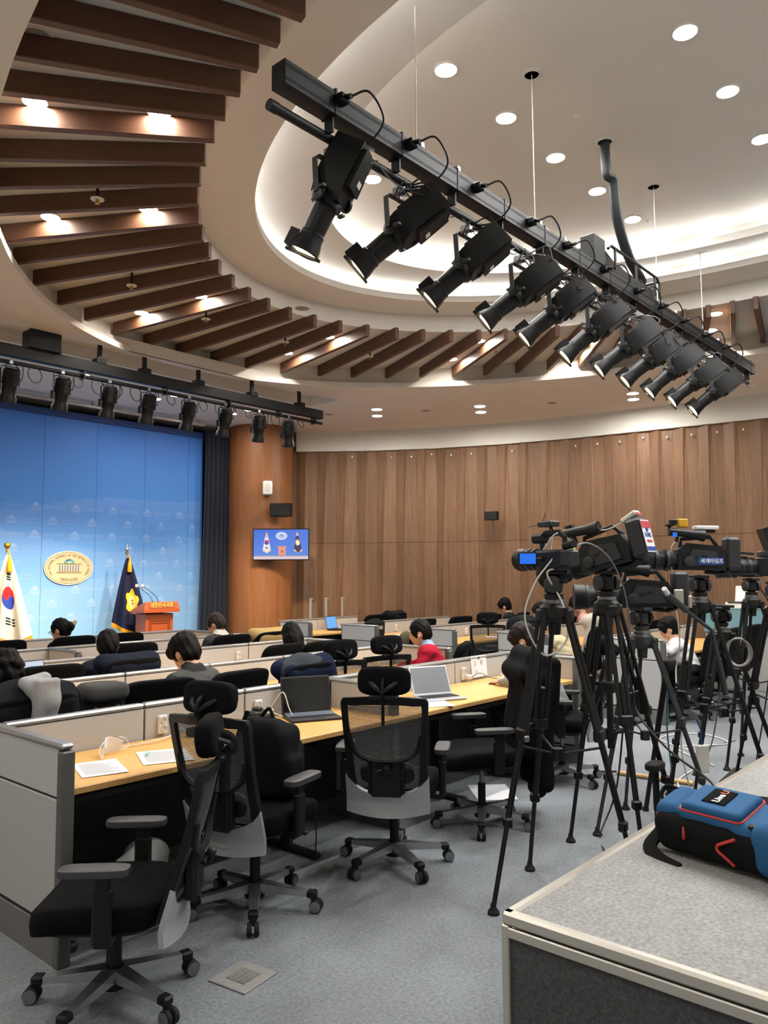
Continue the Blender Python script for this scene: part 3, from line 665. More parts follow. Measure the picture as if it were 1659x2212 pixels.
for wx, wz in ((3.45, ZC), (4.81, ZC), (7.03, ZC), (8.23, 5.06)):
    b = B(); b.cyl((wx, -.0, 4.14), (wx, 0, wz), .004, n=6); b.build('wire', 'cable_white', bar)
    b = B(); b.lathe([(.075, 0), (.075, -.006), (.055, -.01), (.05, 0)], 20, Matrix.Translation((wx, 0, wz))); b.build('wire_port', 'white_paint', bar)
    b = B(); b.lathe([(0, -.003), (.052, -.003)], 20, Matrix.Translation((wx, 0, wz))); b.build('port_hole', 'black_plastic', bar)
    b = B(); b.tube([(wx-.03, -.02, 4.16), (wx+.12, -.02, 4.17), (wx+.35, -.02, 4.155)], .006, 6); b.box((wx, 0, 4.165), (.03, .1, .03)); b.box((wx+.36, 0, 4.165), (.03, .1, .03)); b.build('turnbuckle', 'steel', bar)
b = B(); b.box((5.72, 0, 4.25), (.20, .12, .22), ch=.004); b.build('junction_box', 'spot_rear', bar)
bk = B()
bk.tube([(5.85, -.07, 4.30), (5.9, -.07, 4.34), (6.85, -.07, 4.34), (6.9, -.07, 4.30), (6.9, -.07, 4.16)], .012, 6); bk.tube([(5.85, .09, 4.30), (5.9, .09, 4.34), (6.85, .09, 4.34), (6.9, .09, 4.30), (6.9, .09, 4.16)], .012, 6)
for x in (5.98, 6.4, 6.8): bk.tube([(x, -.07, 4.34), (x, -.07, 4.16)], .012, 4); bk.tube([(x, .09, 4.34), (x, .09, 4.16)], .012, 4)
bk.tube([(6.9, -.07, 4.32), (6.9, .09, 4.32)], .012, 6); bk.build('cable_basket', 'dark_metal', bar)
b = B()
for k in range(6): b.tube([(5.82, .02, 4.32-.02*k), (6.05, .02, 4.26-.016*k), (6.4, .02, 4.23-.012*k), (6.8, .02, 4.235-.012*k), (6.88, .02, 4.24-.012*k)], .01, 4, flat=(.09, .012))
b.build('folded_flat_cable', 'cable_black', bar)
t = tag(B().tube(spline([(6.0, 2.76, ZC), (6.02, 2.76, 5.02), (6.1, 2.74, 4.98), (6.2, 2.76, 4.7), (6.45, 2.78, 4.45), (6.72, 2.78, 4.30), (6.66, 2.78, 4.27)], 6), .03, 8, flat=(.085, .05)).build('feed_cable', mat('feed', '1b1e22', .5)), 'thick flat black feed cable dropping from the dome to the lighting bar', 'cable')
tag(B().lathe([(.09, 0), (.09, -.006), (.06, -.012), (.055, 0)], 24).build('ceiling_port', 'white_paint', None, 35, (6.0, 2.76, ZC)), 'round white ceiling port where the flat feed cable enters', 'ceiling port')
ORD = ['first', 'second', 'third', 'fourth', 'fifth', 'sixth', 'seventh', 'eighth', 'ninth', 'tenth', 'eleventh']
for i, x in enumerate(SX):
    t = ellipsoidal('profile_spotlight', '%s black profile spotlight along the lighting bar, counted from its open end' % ORD[i] if i else 'black profile spotlight hanging steepest, beside the open end of the lighting bar', (1.10 if i == 0 else .64+.03*(i % 3)), (.5 if i == 0 else .62), 'profile spotlights on the hung bar', W_TRUSS if i in (2, 4, 6, 8) else 0, i)
    t.location = (x, 2.84, 3.625); t.scale = (1.1, 1.1, 1.1)
# bar in front of the stage
sb = thing('lighting_bar', 'black lighting bar under the ceiling slot in front of the stage', 'lighting bar', (0, 8.52, 0))
b = B(); b.box((5.3, 0, 4.11), (5.9, .10, .13), ch=.004); b.build('beam', 'dark_metal', sb)
b = B(); b.cyl((2.3, .02, 3.99), (8.28, .02, 3.99), .024, n=12); b.build('pipe', 'dark_metal', sb)
for x in (2.9, 4.05, 4.6, 5.2, 6.0, 6.9, 7.8):
    b = B(); b.tube([(x, 0, 4.18), (x+.03, .05, 4.5)], .03, 4); b.box((x, 0, 4.2), (.12, .12, .06)); b.build('ceiling_strut', 'dark_metal', sb, 0)
for x in (3.2, 4.4, 5.5, 6.5, 7.4, 8.1):
    b = B(); b.box((x, .01, 4.05), (.02, .11, .2)); b.build('pipe_hanger', 'dark_metal', sb, 0)
b = B(); b.box((3.9, -.02, 4.27), (.35, .2, .2)); b.build('junction_box', 'black_plastic', sb, 0)
b = B(); rnd = random.Random(5)
for k in range(22):
    x = 2.6+k*.25; r = rnd.uniform(.05, .10); b.tube([Vector((x+r*math.cos(f)*.8, .02+.02*math.sin(f), 3.96-r*.6+r*math.sin(f))) for f in ease(0, 2.3*PI, 20)], .005, 5)
b.build('cable_loops', 'cable_black', sb)
emis('par_glow', (1, .75, .45), 8)
def par(label, group, energy):
    t = thing('stage_spotlight', label, 'spotlight', (0, 0, 0), 0, group); M = aimrot(1.28); MY = M @ Matrix.Rotation(-PI/2, 4, 'X')
    b = B(); b.lathe([(.06, -.18), (.085, -.16), (.088, -.02), (.075, .0), (.072, .10), (.09, .14), (.092, .19), (.084, .192), (.075, .14)], 22, MY); b.build('can', 'spot_body', t, 40)
    b = B()
    for k in range(7): b.lathe([(.089, -.15+.022*k), (.093, -.145+.022*k), (.089, -.14+.022*k)], 22, MY)
    b.build('cooling_ribs', 'spot_rear', t)
    b = B(); b.lathe([(0, .165), (.074, .16)], 18, MY); b.build('lens', 'par_glow', t)
    b = B(); b.tube([(-.1, 0, 0), (-.1, 0, .17), (-.08, 0, .2), (.08, 0, .2), (.1, 0, .17), (.1, 0, 0)], .01, 4, flat=(.03, .006)); b.build('yoke', 'dark_metal', t, 0)
    b = B(); b.cyl((0, 0, .2), (0, 0, .235), .012); b.box((0, 0, .245), (.05, .06, .05), ch=.008); b.build('clamp', 'steel', t)
    b = B(); b.box((-.105, .02, -.02), (.03, .03, .09), ch=.006); b.build('tilt_knob', 'black_plastic', t)
    b = B(); b.tube(spline([(.0, 0, .25), (.12, -.03, .22), (.1, -.05, .05), (.04, -.06, .14), (0, -.05, .17)], 5), .005, 5); b.build('cable', 'cable_black', t)
    if energy:
        ld = bpy.data.lights.new('par', 'SPOT'); ld.energy = energy; ld.color = WARM; ld.spot_size = math.radians(58); ld.spot_blend = .9; ld.shadow_soft_size = .07
        lo = bpy.data.objects.new('par_lamp', ld); COL.objects.link(lo); lo.parent = t
        lo.matrix_local = aimrot(.80) @ Matrix.Translation((0, .24, 0)) @ Matrix.Rotation(PI/2, 4, 'X')
    return t
p0 = par('black ribbed stage spotlight on the bar before the backdrop, eighth from the column end', 'stage spotlights', W_STAGE); p0.location = (3.58, 8.54, 3.74)
for i, x in enumerate((7.60, 7.04, 6.45, 5.86, 5.27, 4.74, 4.16)): dup(p0, (x, 8.54, 3.74), (-.75, -.4)[i] if i < 2 else 0, 'black ribbed stage spotlight on the bar before the backdrop, %s from the column end' % ORD[i])
# ================================================================ DESK ROWS
PH_ = .93
def outlet(parent, x, y, z, rz=0):
    o = B().box((0, 0, 0), (.055, .022, .105), ch=.004).build('outlet', 'white_plastic', parent); o.location = (x, y, z); o.rotation_euler.z = rz
    for dz in (-.024, .024):
        b = B(); b.lathe([(.02, 0), (.02, .004), (.016, .004), (.015, -.002), (0, -.002)], 16, Matrix.Translation((0, -.0115, dz)) @ Matrix.Rotation(PI/2, 4, 'X')); b.build('socket', mat('socket', 'c9c5bc', .5), o)
    return o
def end_panel(p, x, y0, y1, outer=1):
    """return panel across the end of a row: tiles, cap, dark post at its open end"""
    L = y1-y0; yc = (y0+y1)/2
    for z0, z1, m_ in ((.70, .905, 'panel_fabric'), (.165, .69, 'panel_low')):
        B().box((x, yc, (z0+z1)/2), (.05, L-.05, z1-z0), ch=.004).build('end_tile', m_, p)
    B().box((x, yc, .075), (.052, L, .15), ch=.003).build('kick_plate', 'kick_grey', p)
    B().box((x, yc, .50), (.036, L-.02, .80)).build('core', 'desk_dark', p, 0)
    B().box((x, yc, PH_-.012), (.062, L+.03, .026), ch=.01).build('cap_rail', 'cap_rail', p)
    B().box((x, y0, PH_/2-.015), (.06, .05, PH_-.03), ch=.006).build('post', 'post_grey', p)
def row(t, s0, s1, seams, label, dl, left=True, right=True, div=(), outs=(), divlen=.62):
    p = thing('desk_partition', label, 'partition', (0, 0, 0))
    B().box(((s0+s1)/2, t, .48), (s1-s0, .034, .80)).build('core', 'desk_dark', p, 0)
    xs = [s0]+list(seams)+[s1]
    for a, c in zip(xs, xs[1:]):
        for z0, z1, m_ in ((.705, .90, 'panel_fabric'), (.165, .695, 'panel_low')):
            B().box(((a+c)/2, t, (z0+z1)/2), (c-a-.010, .055, z1-z0), ch=.004).build('tile', m_, p)
        B().box(((a+c)/2, t, PH_-.012), (c-a-.004, .062, .026), ch=.01).build('cap_rail', 'cap_rail', p)
        B().box(((a+c)/2, t, .075), (c-a-.004, .056, .15), ch=.003).build('kick_plate', 'kick_grey', p)
    if left: end_panel(p, s0-.03, t-.72, t+.0)
    if right: end_panel(p, s1+.03, t-.72, t+.0)
    for d in div: end_panel(p, d, t-divlen, t-.03)
    for x in outs: outlet(p, x, t-.038, .80)
    # continuous worktop
    w_ = thing('worktop', dl, 'desk', (0, 0, 0)); y = t-.37; d = .66
    B().box(((s0+s1)/2, y, .715), (s1-s0-.01, d, .03), ch=.008).build('top', 'desk_wood', w_)
    B().box(((s0+s1)/2, y-d/2+.004, .712), (s1-s0-.012, .012, .032), ch=.004).build('front_edge', 'desk_edge', w_)
    B().box(((s0+s1)/2, t-.10, .40), (s1-s0-.02, .02, .56)).build('modesty_panel', 'desk_dark', w_, 0)
    n = max(2, round((s1-s0)/1.5)+1)
    for x in ease(s0+.06, s1-.06, n):
        b = B(); b.box((x, y, .36), (.03, .08, .66)); b.box((x, y, .02), (.05, d-.1, .04), ch=.01); b.build('leg', 'desk_dark', w_, 0)
    for a, c in zip(xs, xs[1:]):
        if c-a > .5: B().box(((a+c)/2, y-.05, .655), (c-a-.12, .42, .03), ch=.004).build('keyboard_tray', 'desk_dark', w_)
    return p
PIT = [2.50, 3.22, 3.99, 4.74, 5.49]
row(4.05, 1.72, 6.32, PIT, 'low grey desk partition with rounded cap behind the loose papers and open laptops', 'long beech worktop holding the papers, face mask and two open laptops', div=(3.99,), outs=(2.61, 3.32, 5.60))
row(5.45, 1.0, 6.32, [2.45, 3.20, 3.97, 4.78, 5.55], 'low grey desk partition next beyond the worktop with open laptops', 'beech worktop of the desk row where the person in red sits', outs=(3.27, 4.85))
row(6.78, 1.0, 6.32, [2.45, 3.15, 3.85, 4.62, 5.45], 'low grey desk partition in front of the long-haired woman', 'beech worktop in front of the long-haired woman', div=(3.85,), outs=(3.3, 5.3))
row(8.02, 1.0, 6.32, [2.4, 3.1, 3.85, 4.60, 5.4], 'low desk partition in front of the man in the grey suit', 'beech worktop in front of the man in the grey suit', div=(3.85,), outs=(4.71,))
row(9.25, 1.0, 6.32, [2.5, 3.3, 4.1, 4.85, 5.6], 'low desk partition standing closest to the stage', 'beech worktop of the desk row closest to the stage', div=(4.85,), divlen=.2)
row(4.16, 8.6, 11.5, [9.4, 10.2, 11.0], 'low desk partition whose bare end panel stands behind the tripods', 'beech worktop beside the end panel behind the tripods', right=False, outs=(9.0,))
row(5.60, 8.6, 11.1, [9.4, 10.2], 'low desk partition across the aisle from the person in red', 'beech worktop across the aisle from the person in red', right=False, outs=(9.0, 9.8))
row(7.0, 8.6, 11.1, [9.4, 10.2], 'low desk partition lined with notebooks and cables across the aisle', 'beech worktop littered with cables across the aisle', right=False, outs=(9.0, 9.8))
row(8.40, 8.6, 11.3, [9.4, 10.2], 'low desk partition by the black case, next to the panelled wall', 'beech worktop holding the black case', right=False, outs=(9.0, 9.8))
row(9.81, 8.6, 10.4, [9.4], 'low desk partition behind the blue laptop, carrying three metal poles', 'beech worktop holding the blue laptop', right=False, outs=(9.0,))
for i, x in enumerate((9.25, 9.62, 10.02)):
    t = thing('partition_pole', 'slim grey metal pole rising above the partition behind the blue laptop', 'pole', (x, 9.81, .93), 0, 'poles on the far partition')
    B().box((0, 0, .17), (.035, .035, .34), ch=.004).build('upright', 'alu', t); B().box((.03, 0, .335), (.07, .02, .02)).build('hook', 'alu', t, 0)
# press-camera platform -------------------------------------------------------------------
PZ = .64; PX0, PY1 = 2.05, 1.345
t = thing('camera_platform', 'grey carpeted riser with aluminium edging carrying the blue camera bag', 'platform', (0, 0, 0))
X1, Y0 = 8.6, -1.6
B().box(((PX0+X1)/2, (Y0+PY1)/2, PZ-.02), (X1-PX0-.06, PY1-Y0-.06, .04)).build('deck_carpet', 'plat_carpet', t, 0)
for c, d in (((PX0+.018, (Y0+PY1)/2, PZ-.012), (.036, PY1-Y0, .04)), (((PX0+X1)/2, PY1-.018, PZ-.012), (X1-PX0, .036, .04))):
    B().box(c, d, ch=.008).build('edge_trim', 'alu', t)
B().box((PX0+.006, (Y0+PY1)/2, PZ-.05), (.012, PY1-Y0, .03), ch=.003).build('lower_trim', 'alu', t)
B().box((PX0+.012, PY1-.012, (PZ-.03)/2), (.026, .026, PZ-.03), ch=.004).build('corner_post', 'alu', t)
B().box((PX0+.02, (Y0+PY1)/2-.01, (PZ-.06)/2), (.02, PY1-Y0-.03, PZ-.06)).build('side_panel', 'plat_side', t, 0)
B().box(((PX0+X1)/2+.01, PY1-.02, (PZ-.06)/2), (X1-PX0-.03, .02, PZ-.06)).build('front_panel', 'plat_side', t, 0)
# floor service plate
t = thing('floor_box', 'square worn plastic service plate set in the grey carpet', 'floor plate', (2.14, 2.67, 0), .15)
B().box((0, 0, .003), (.20, .20, .006), ch=.002).build('plate', mat('plate_grey', '8f8d89', .6, noise=30, amt=.1), t)
B().box((0, 0, .0065), (.10, .10, .003)).build('lid', mat('plate_dark', '6f6d6c', .7, noise=60, amt=.3), t, 0)
for k in range(4): B().box((.0, -.036+.024*k, .0085), (.085, .004, .002)).build('rib', 'plate_grey', t, 0)
# ================================================================ CHAIRS
def chair_base(t):
    B().lathe([(.0, .05), (.05, .055), (.055, .09), (.04, .125), (.03, .135)], 16).build('hub', 'black_plastic', t)
    for k in range(5):
        a = 2*PI*k/5+.3; M = Matrix.Rotation(a, 4, 'Z')
        b = B(); b.add([M @ Vector(p) for p in [(.03, -.03, .085), (.03, .03, .085), (.03, .03, .13), (.03, -.03, .13), (.285, -.018, .075), (.285, .018, .075), (.285, .018, .098), (.285, -.018, .098)]], [(3, 2, 1, 0), (4, 5, 6, 7), (0, 1, 5, 4), (1, 2, 6, 5), (2, 3, 7, 6), (3, 0, 4, 7)])
        b.build('leg', 'chrome', t, 0)
        b = B(); b.box((.295, 0, .086), (.05, .048, .034), M=M, ch=.008); b.tube([M @ Vector((.305, 0, .08)), M @ Vector((.31, 0, .045))], .018, 8); c = b.build('caster', 'black_plastic', t)
        for s in (-1, 1):
            b = B(); M2 = M @ Matrix.Translation((.318, s*.017, .031)) @ Matrix.Rotation(PI/2, 4, 'X'); b.lathe([(.0, -.011), (.026, -.011), (.031, -.006), (.031, .006), (.026, .011), (0, .011)], 16, M2); b.build('wheel', 'rubber', c)
            b = B(); b.lathe([(.022, 0), (.027, .0122), (.022, .0124)], 14, M @ Matrix.Translation((.318, s*.017, .031)) @ Matrix.Rotation(-s*PI/2, 4, 'X')); b.build('wheel_ring', 'steel', c)
    B().tube([(0, 0, .05), (0, 0, .27)], .026, 12).build('column_sleeve', 'black_plastic', t); B().tube([(0, 0, .26), (0, 0, .40)], .015, 10).build('gas_lift', 'steel', t)
    b = B(); b.box((0, -.02, .395), (.2, .26, .05), ch=.015); b.box((0, -.16, .40), (.1, .16, .04), ch=.01); b.tube([(.1, .05, .395), (.24, .05, .385)], .008, 6); b.sup((.25, .05, .385), (.06, .03, .02), .5, .5, 10, 6); b.build('mechanism', 'black_plastic', t)
def seat(t, m_='black_fabric'):
    def f(u, v):
        a = 2*PI*u; return a, v
    b = B(); b.sup((0, .03, .462), (.50, .50, .105), .35, .42, 32, 10)
    b.v = [(x, y, z-(.035*max(0, (y-.12)/.16)**2)+.012*(abs(x)/.25)**2*(1 if z > .46 else 0)) for x, y, z in b.v]; b.build('seat', m_, t, 80)
    B().sup((0, .03, .418), (.44, .44, .05), .4, .4, 24, 6).build('seat_pan', 'black_plastic', t)
def arms(t):
    for s in (-1, 1):
        b = B(); b.tube([(s*.17, -.03, .41), (s*.27, -.03, .40), (s*.283, -.03, .44)], .02, 4, flat=(.06, .03)); b.box((s*.285, -.03, .50), (.035, .07, .20), ch=.01); a = b.build('arm_post', 'black_plastic', t)
        B().box((s*.285, -.03, .585), (.026, .055, .13), ch=.006).build('arm_sleeve', 'black_plastic', a)
        b = B(); b.sup((s*.285, .0, .662), (.088, .26, .034), .35, .45, 24, 8); b.build('arm_pad', 'arm_pad', t)
YB_ = lambda x, z: -.195-.17*(z-.42)/.6-.02*math.sin((z-.42)*5)-.045*(1-min(1, (x/.25)**2))
OUT = [(0, 1.005), (.12, 1.003), (.225, .995), (.238, .97), (.232, .86), (.226, .74), (.222, .62), (.222, .52), (.21, .44), (.14, .425), (0, .42)]
INN = [(0, .962), (.11, .960), (.198, .955), (.203, .94), (.2, .86), (.192, .77), (.182, .66), (.178, .56), (.165, .485), (.11, .475), (0, .472)]
def back_mesh(t):
    b = B(); o = [(x, z) for x, z in OUT]+[(-x, z) for x, z in OUT[::-1][1:-1]]; i = [(x, z) for x, z in INN]+[(-x, z) for x, z in INN[::-1][1:-1]]; n = len(o)
    vs = []
    for pts, dy in ((o, 0), (i, .004), (o, -.03), (i, -.024)): vs += [(x, YB_(x, z)+.015+dy, z) for x, z in pts]
    fs = []
    for k in range(n): k2 = (k+1) % n; fs += [(k, k2, n+k2, n+k), (2*n+k, 3*n+k, 3*n+k2, 2*n+k2), (k, 2*n+k, 2*n+k2, k2), (n+k, n+k2, 3*n+k2, 3*n+k)]
    b.add(vs, fs); b.build('back_frame', 'black_plastic', t, 40)
    def wid(z):
        for (x0, z0), (x1, z1) in zip(INN[3:], INN[4:]):
            if z1 <= z <= z0: return x1+(x0-x1)*(z-z1)/(z0-z1+1e-9)
        return .19
    b = B(); z = .49
    while z < .955:
        w_ = wid(z)+.004; b.tube([(x, YB_(x, z)+.012, z) for x in ease(-w_, w_, 7)], .0024, 3, cap=False); z += .0066
    pass
    o = b.build('mesh_weave', 'mesh_black', t, 0); o['kind'] = 'stuff'
    b = B(); b.tube(spline([(-.2, YB_(.2, .80)-.01, .80), (-.17, YB_(.17, .71)-.014, .71), (-.10, YB_(.1, .665)-.018, .665), (0, YB_(0, .655)-.02, .655), (.10, YB_(.1, .665)-.018, .665), (.17, YB_(.17, .71)-.014, .71), (.2, YB_(.2, .80)-.01, .80)], 4), .014, 6, flat=(.03, .03)); b.build('lower_bow', 'black_plastic', t)
    b = B(); b.box((0, YB_(0, .56)-.02, .56), (.17, .03, .20), ch=.01); b.box((-.09, YB_(.09, .56)-.016, .575), (.02, .035, .2), ch=.006); b.box((.09, YB_(.09, .56)-.016, .575), (.02, .035, .2), ch=.006); b.build('spine', 'black_plastic', t)
    b = B(); b.sup((0, YB_(0, .58)+.03, .58), (.30, .03, .12), .5, .5, 18, 8); b.tube([(-.05, YB_(0, .6)-.04, .60), (.02, YB_(0, .6)-.05, .62)], .01, 6); b.build('lumbar_support', 'black_plastic', t)
    b = B(); b.lathe([(.024, 0), (.028, .006), (.028, .03), (.02, .036)], 14, Matrix.Translation((.01, YB_(0, .62)-.035, .62)) @ Matrix.Rotation(PI/2+.4, 4, 'X')); b.build('lumbar_knob', 'black_plastic', t)
    def cup(u, v):
        x = (u*2-1)*.228; top = .465+.10*abs(u*2-1)**3.2; bot = .335+.025*(abs(u*2-1))**2; z = bot+(top-bot)*v; return (x, YB_(x, max(z, .42))-.012-.015*(1-v), z)
    b = B(); b.slab(cup, 30, 8, .022); c = b.build('silver_back_cup', 'silver_paint', t, 60)
    for k in range(4):
        z = .375+.019*k; b = B(); b.tube([(x, YB_(x, .43)-.034+.004*k, z) for x in (-.045, 0, .045)], .0022, 4); b.build('groove', 'alu', c)
    b = B(); b.tube([(0, YB_(0, .44)-.0, .43), (0, -.14, .40)], .03, 8, flat=(.1, .03)); b.build('back_bracket', 'black_plastic', t)
def headrest(t):
    b = B(); b.sup((0, 0, 0), (.29, .085, .155), .55, .4, 28, 12); b.v = [(x, y-.0+.35*x*x*1.2-1.2*z*z*.6, z) for x, y, z in b.v]
    o = b.build('headrest', 'black_fabric', t, 80); o.location = (0, YB_(0, 1.0)+.045, 1.085); o.rotation_euler.x = -.12
    b = B(); yb = YB_(0, 1.0); b.tube(spline([(0, yb-.01, .86), (0, yb-.015, 1.0), (0, yb-.04, 1.03), (0, yb-.03, 1.07), (0, yb+.02, 1.09)], 4), .015, 6, flat=(.045, .018)); b.box((0, yb-.005, 1.0), (.16, .03, .03), ch=.008); b.tube([(-.07, yb+.01, 1.08), (-.04, yb-.03, 1.06), (0, yb-.04, 1.03), (.04, yb-.03, 1.06), (.07, yb+.01, 1.08)], .012, 6); b.build('headrest_stem', 'black_plastic', t)
def back_fabric(t, w=.49, h=.56, z0=.46):
    b = B(); b.sup((0, 0, 0), (w, .10, h), .3, .35, 32, 16)
    zz = z0+h/2; b.v = [(x*(1+.03*math.sin(z*5)), y-.245-.17*(z+zz-.42)/.6+.22*x*x+.02*math.sin((z+.05)*9), z+zz) for x, y, z in b.v]; b.build('backrest', 'black_fabric', t, 80)
    b = B(); b.tube([(0, -.14, .40), (0, -.27, .42), (0, -.33, .55), (0, -.36, .70)], .02, 6, flat=(.08, .025)); b.build('back_bracket', 'black_plastic', t)
def mesh_chair(label, loc, rz, head=True, group='mesh-back task chairs'):
    t = thing('task_chair', label, 'chair', (0, 0, 0), 0, group); chair_base(t); seat(t); arms(t); back_mesh(t)
    if head: headrest(t)
    t.location = (*loc, 0); t.rotation_euler.z = rz; return t
def fabric_chair(label, loc, rz, head=False, group='black upholstered task chairs'):
    t = thing('task_chair', label, 'chair', (0, 0, 0), 0, group); chair_base(t); seat(t); arms(t); back_fabric(t)
    if head: headrest(t)
    t.location = (*loc, 0); t.rotation_euler.z = rz; return t
D_ = math.radians; F0 = -PI/2   # rz that turns local +Y to heading h is h-90deg
def hd(deg): return D_(deg)-PI/2
c1 = mesh_chair('empty black mesh chair turned side-on beside the partition end panel, headrest up', (1.70, 2.915), hd(134))
c2 = dup(c1, (2.61, 3.17, 0), hd(14), 'black mesh chair holding the black backpack, its back to the end panel')
c3 = dup(c1, (3.51, 3.02, 0), hd(33), 'black mesh chair facing the desk between the two open laptops')
c4 = fabric_chair('black high-backed chair with the long black coat over it, drawn up to the desk', (4.43, 3.04), hd(142))
FC = fabric_chair('black upholstered chair beside the grey backpack on the desk', (2.82, 4.68), hd(84))
for (x, y, h, l) in [(1.95, 4.62, 92, 'black upholstered chair under the dark padded coat'), (3.36, 4.66, 95, 'black upholstered chair carrying the man in the grey vest'), (3.95, 4.60, 92, 'black upholstered chair under the navy coat'),
    (2.75, 6.0, 86, 'black upholstered chair next to the man in the navy suit'), (3.32, 5.92, 92, 'black upholstered chair carrying the man in the navy suit'), (4.9, 5.98, 96, 'black upholstered chair next to the long-haired woman'), (5.45, 5.95, 88, 'black upholstered chair carrying the long-haired woman'),
    (4.2, 7.25, 80, 'black chair beyond the man in navy, behind the short divider'), (5.38, 7.34, 92, 'black upholstered chair carrying the man in the grey suit'), (5.95, 7.34, 92, 'black upholstered chair under the tan coat'),
    (3.45, 8.58, 90, 'black upholstered chair closest to the white flag'), (4.2, 8.57, 92, 'black upholstered chair carrying the woman with the hair clip'), (4.85, 8.58, 82, 'empty black chair beside the woman with the hair clip'), (2.6, 8.58, 90, 'black upholstered chair in the front row below the white flag'),
    (5.95, 4.72, 118, 'black upholstered chair carrying the person in red'), 
    (9.02, 7.52, 90, 'black chair holding the olive bag by the black case'), (10.0, 7.55, 85, 'empty black chair between the olive bag and the man in the dark jacket'), (10.75, 7.5, 92, 'black chair beside the man in the dark jacket'), (11.5, 7.42, 100, 'black chair carrying the man in the dark jacket'),
    (9.5, 6.08, 88, 'black chair with the black jacket on it across the aisle'), (10.74, 6.14, 95, 'black chair carrying the masked person'), (10.12, 6.1, 95, 'black chair next to the person in pink'), (11.55, 6.0, 95, 'black chair carrying the person in pink'),
    (8.98, 4.78, 95, 'black chair carrying the person in the cream jumper'), (9.62, 5.1, 92, 'black chair under the pale trench coat'), (10.6, 4.75, 90, 'black chair behind the camera tripods'), (9.6, 3.4, 95, 'high black chair beside the end panel behind the tripods'), (10.4, 3.4, 90, 'high black chair two along from the end panel behind the tripods'), (8.98, 3.4, 95, 'black chair carrying the person in white behind the tripods'), (9.6, 9.0, 90, 'black chair by the blue laptop under the metal poles'), (10.1, 9.0, 100, 'black chair under the dark clothing bundle')]:
    dup(FC, (x, y, 0), hd(h), l)
for (x, y, h, l) in [(4.42, 4.62, 78, 'mesh chair with headrest next to the navy coat'), (4.98, 4.62, 75, 'mesh chair with headrest between the navy coat and the person in red'), (8.95, 6.05, 40, 'mesh chair with headrest across the aisle, angled to the desk'), (5.78, 3.18, 112, 'mesh chair with headrest carrying the person in the grey hooded top')]:
    dup(c1, (x, y, 0), hd(h), l)

# the side-on chair is let down on its gas lift
for ch in c1.children:
    if ch.name.split('.')[0] not in ('hub', 'leg', 'caster', 'column_sleeve', 'gas_lift'): ch.location.z -= .07
for ch in c1.children:
    if ch.name.split('.')[0] == 'gas_lift': ch.location.z -= .06
# ================================================================ SOFT FORMS: people, clothes, bags (blended solids meshed as one skin)
def V3(p): return np.array(p, dtype=np.float32)
def cap(a, b, ra, rb=None, m=0, k=.03): return ('cap', V3(a), V3(b), ra, ra if rb is None else rb, m, k)
def elp(c, r, m=0, k=.03, R=None): return ('elp', V3(c), V3(r), R, None, m, k)
def rbx(c, h, r, m=0, k=.03, R=None): return ('rbx', V3(c), V3(h), r, R, m, k)
def dist(p, P):
    t = p[0]
    if t == 'cap':
        a, b, ra, rb = p[1:5]; ab = b-a; L = float(ab @ ab)+1e-9; h = np.clip(((P-a) @ ab)/L, 0, 1)
        return np.linalg.norm(P-a-h[..., None]*ab, axis=-1)-(ra+(rb-ra)*h)
    if t == 'elp':
        Q = P-p[1]
        if p[3] is not None: Q = Q @ p[3]
        q = Q/p[2]; k0 = np.linalg.norm(q, axis=-1); k1 = np.linalg.norm(q/p[2], axis=-1); return k0*(k0-1)/np.maximum(k1, 1e-6)
    Q = P-p[1]
    if p[4] is not None: Q = Q @ p[4]
    q = np.abs(Q)-(p[2]-p[3]); return np.linalg.norm(np.maximum(q, 0), axis=-1)+np.minimum(q.max(-1), 0)-p[3]
def rotm(rx=0, ry=0, rz=0): return np.array((Matrix.Rotation(rz, 3, 'Z') @ Matrix.Rotation(ry, 3, 'Y') @ Matrix.Rotation(rx, 3, 'X')), dtype=np.float32)
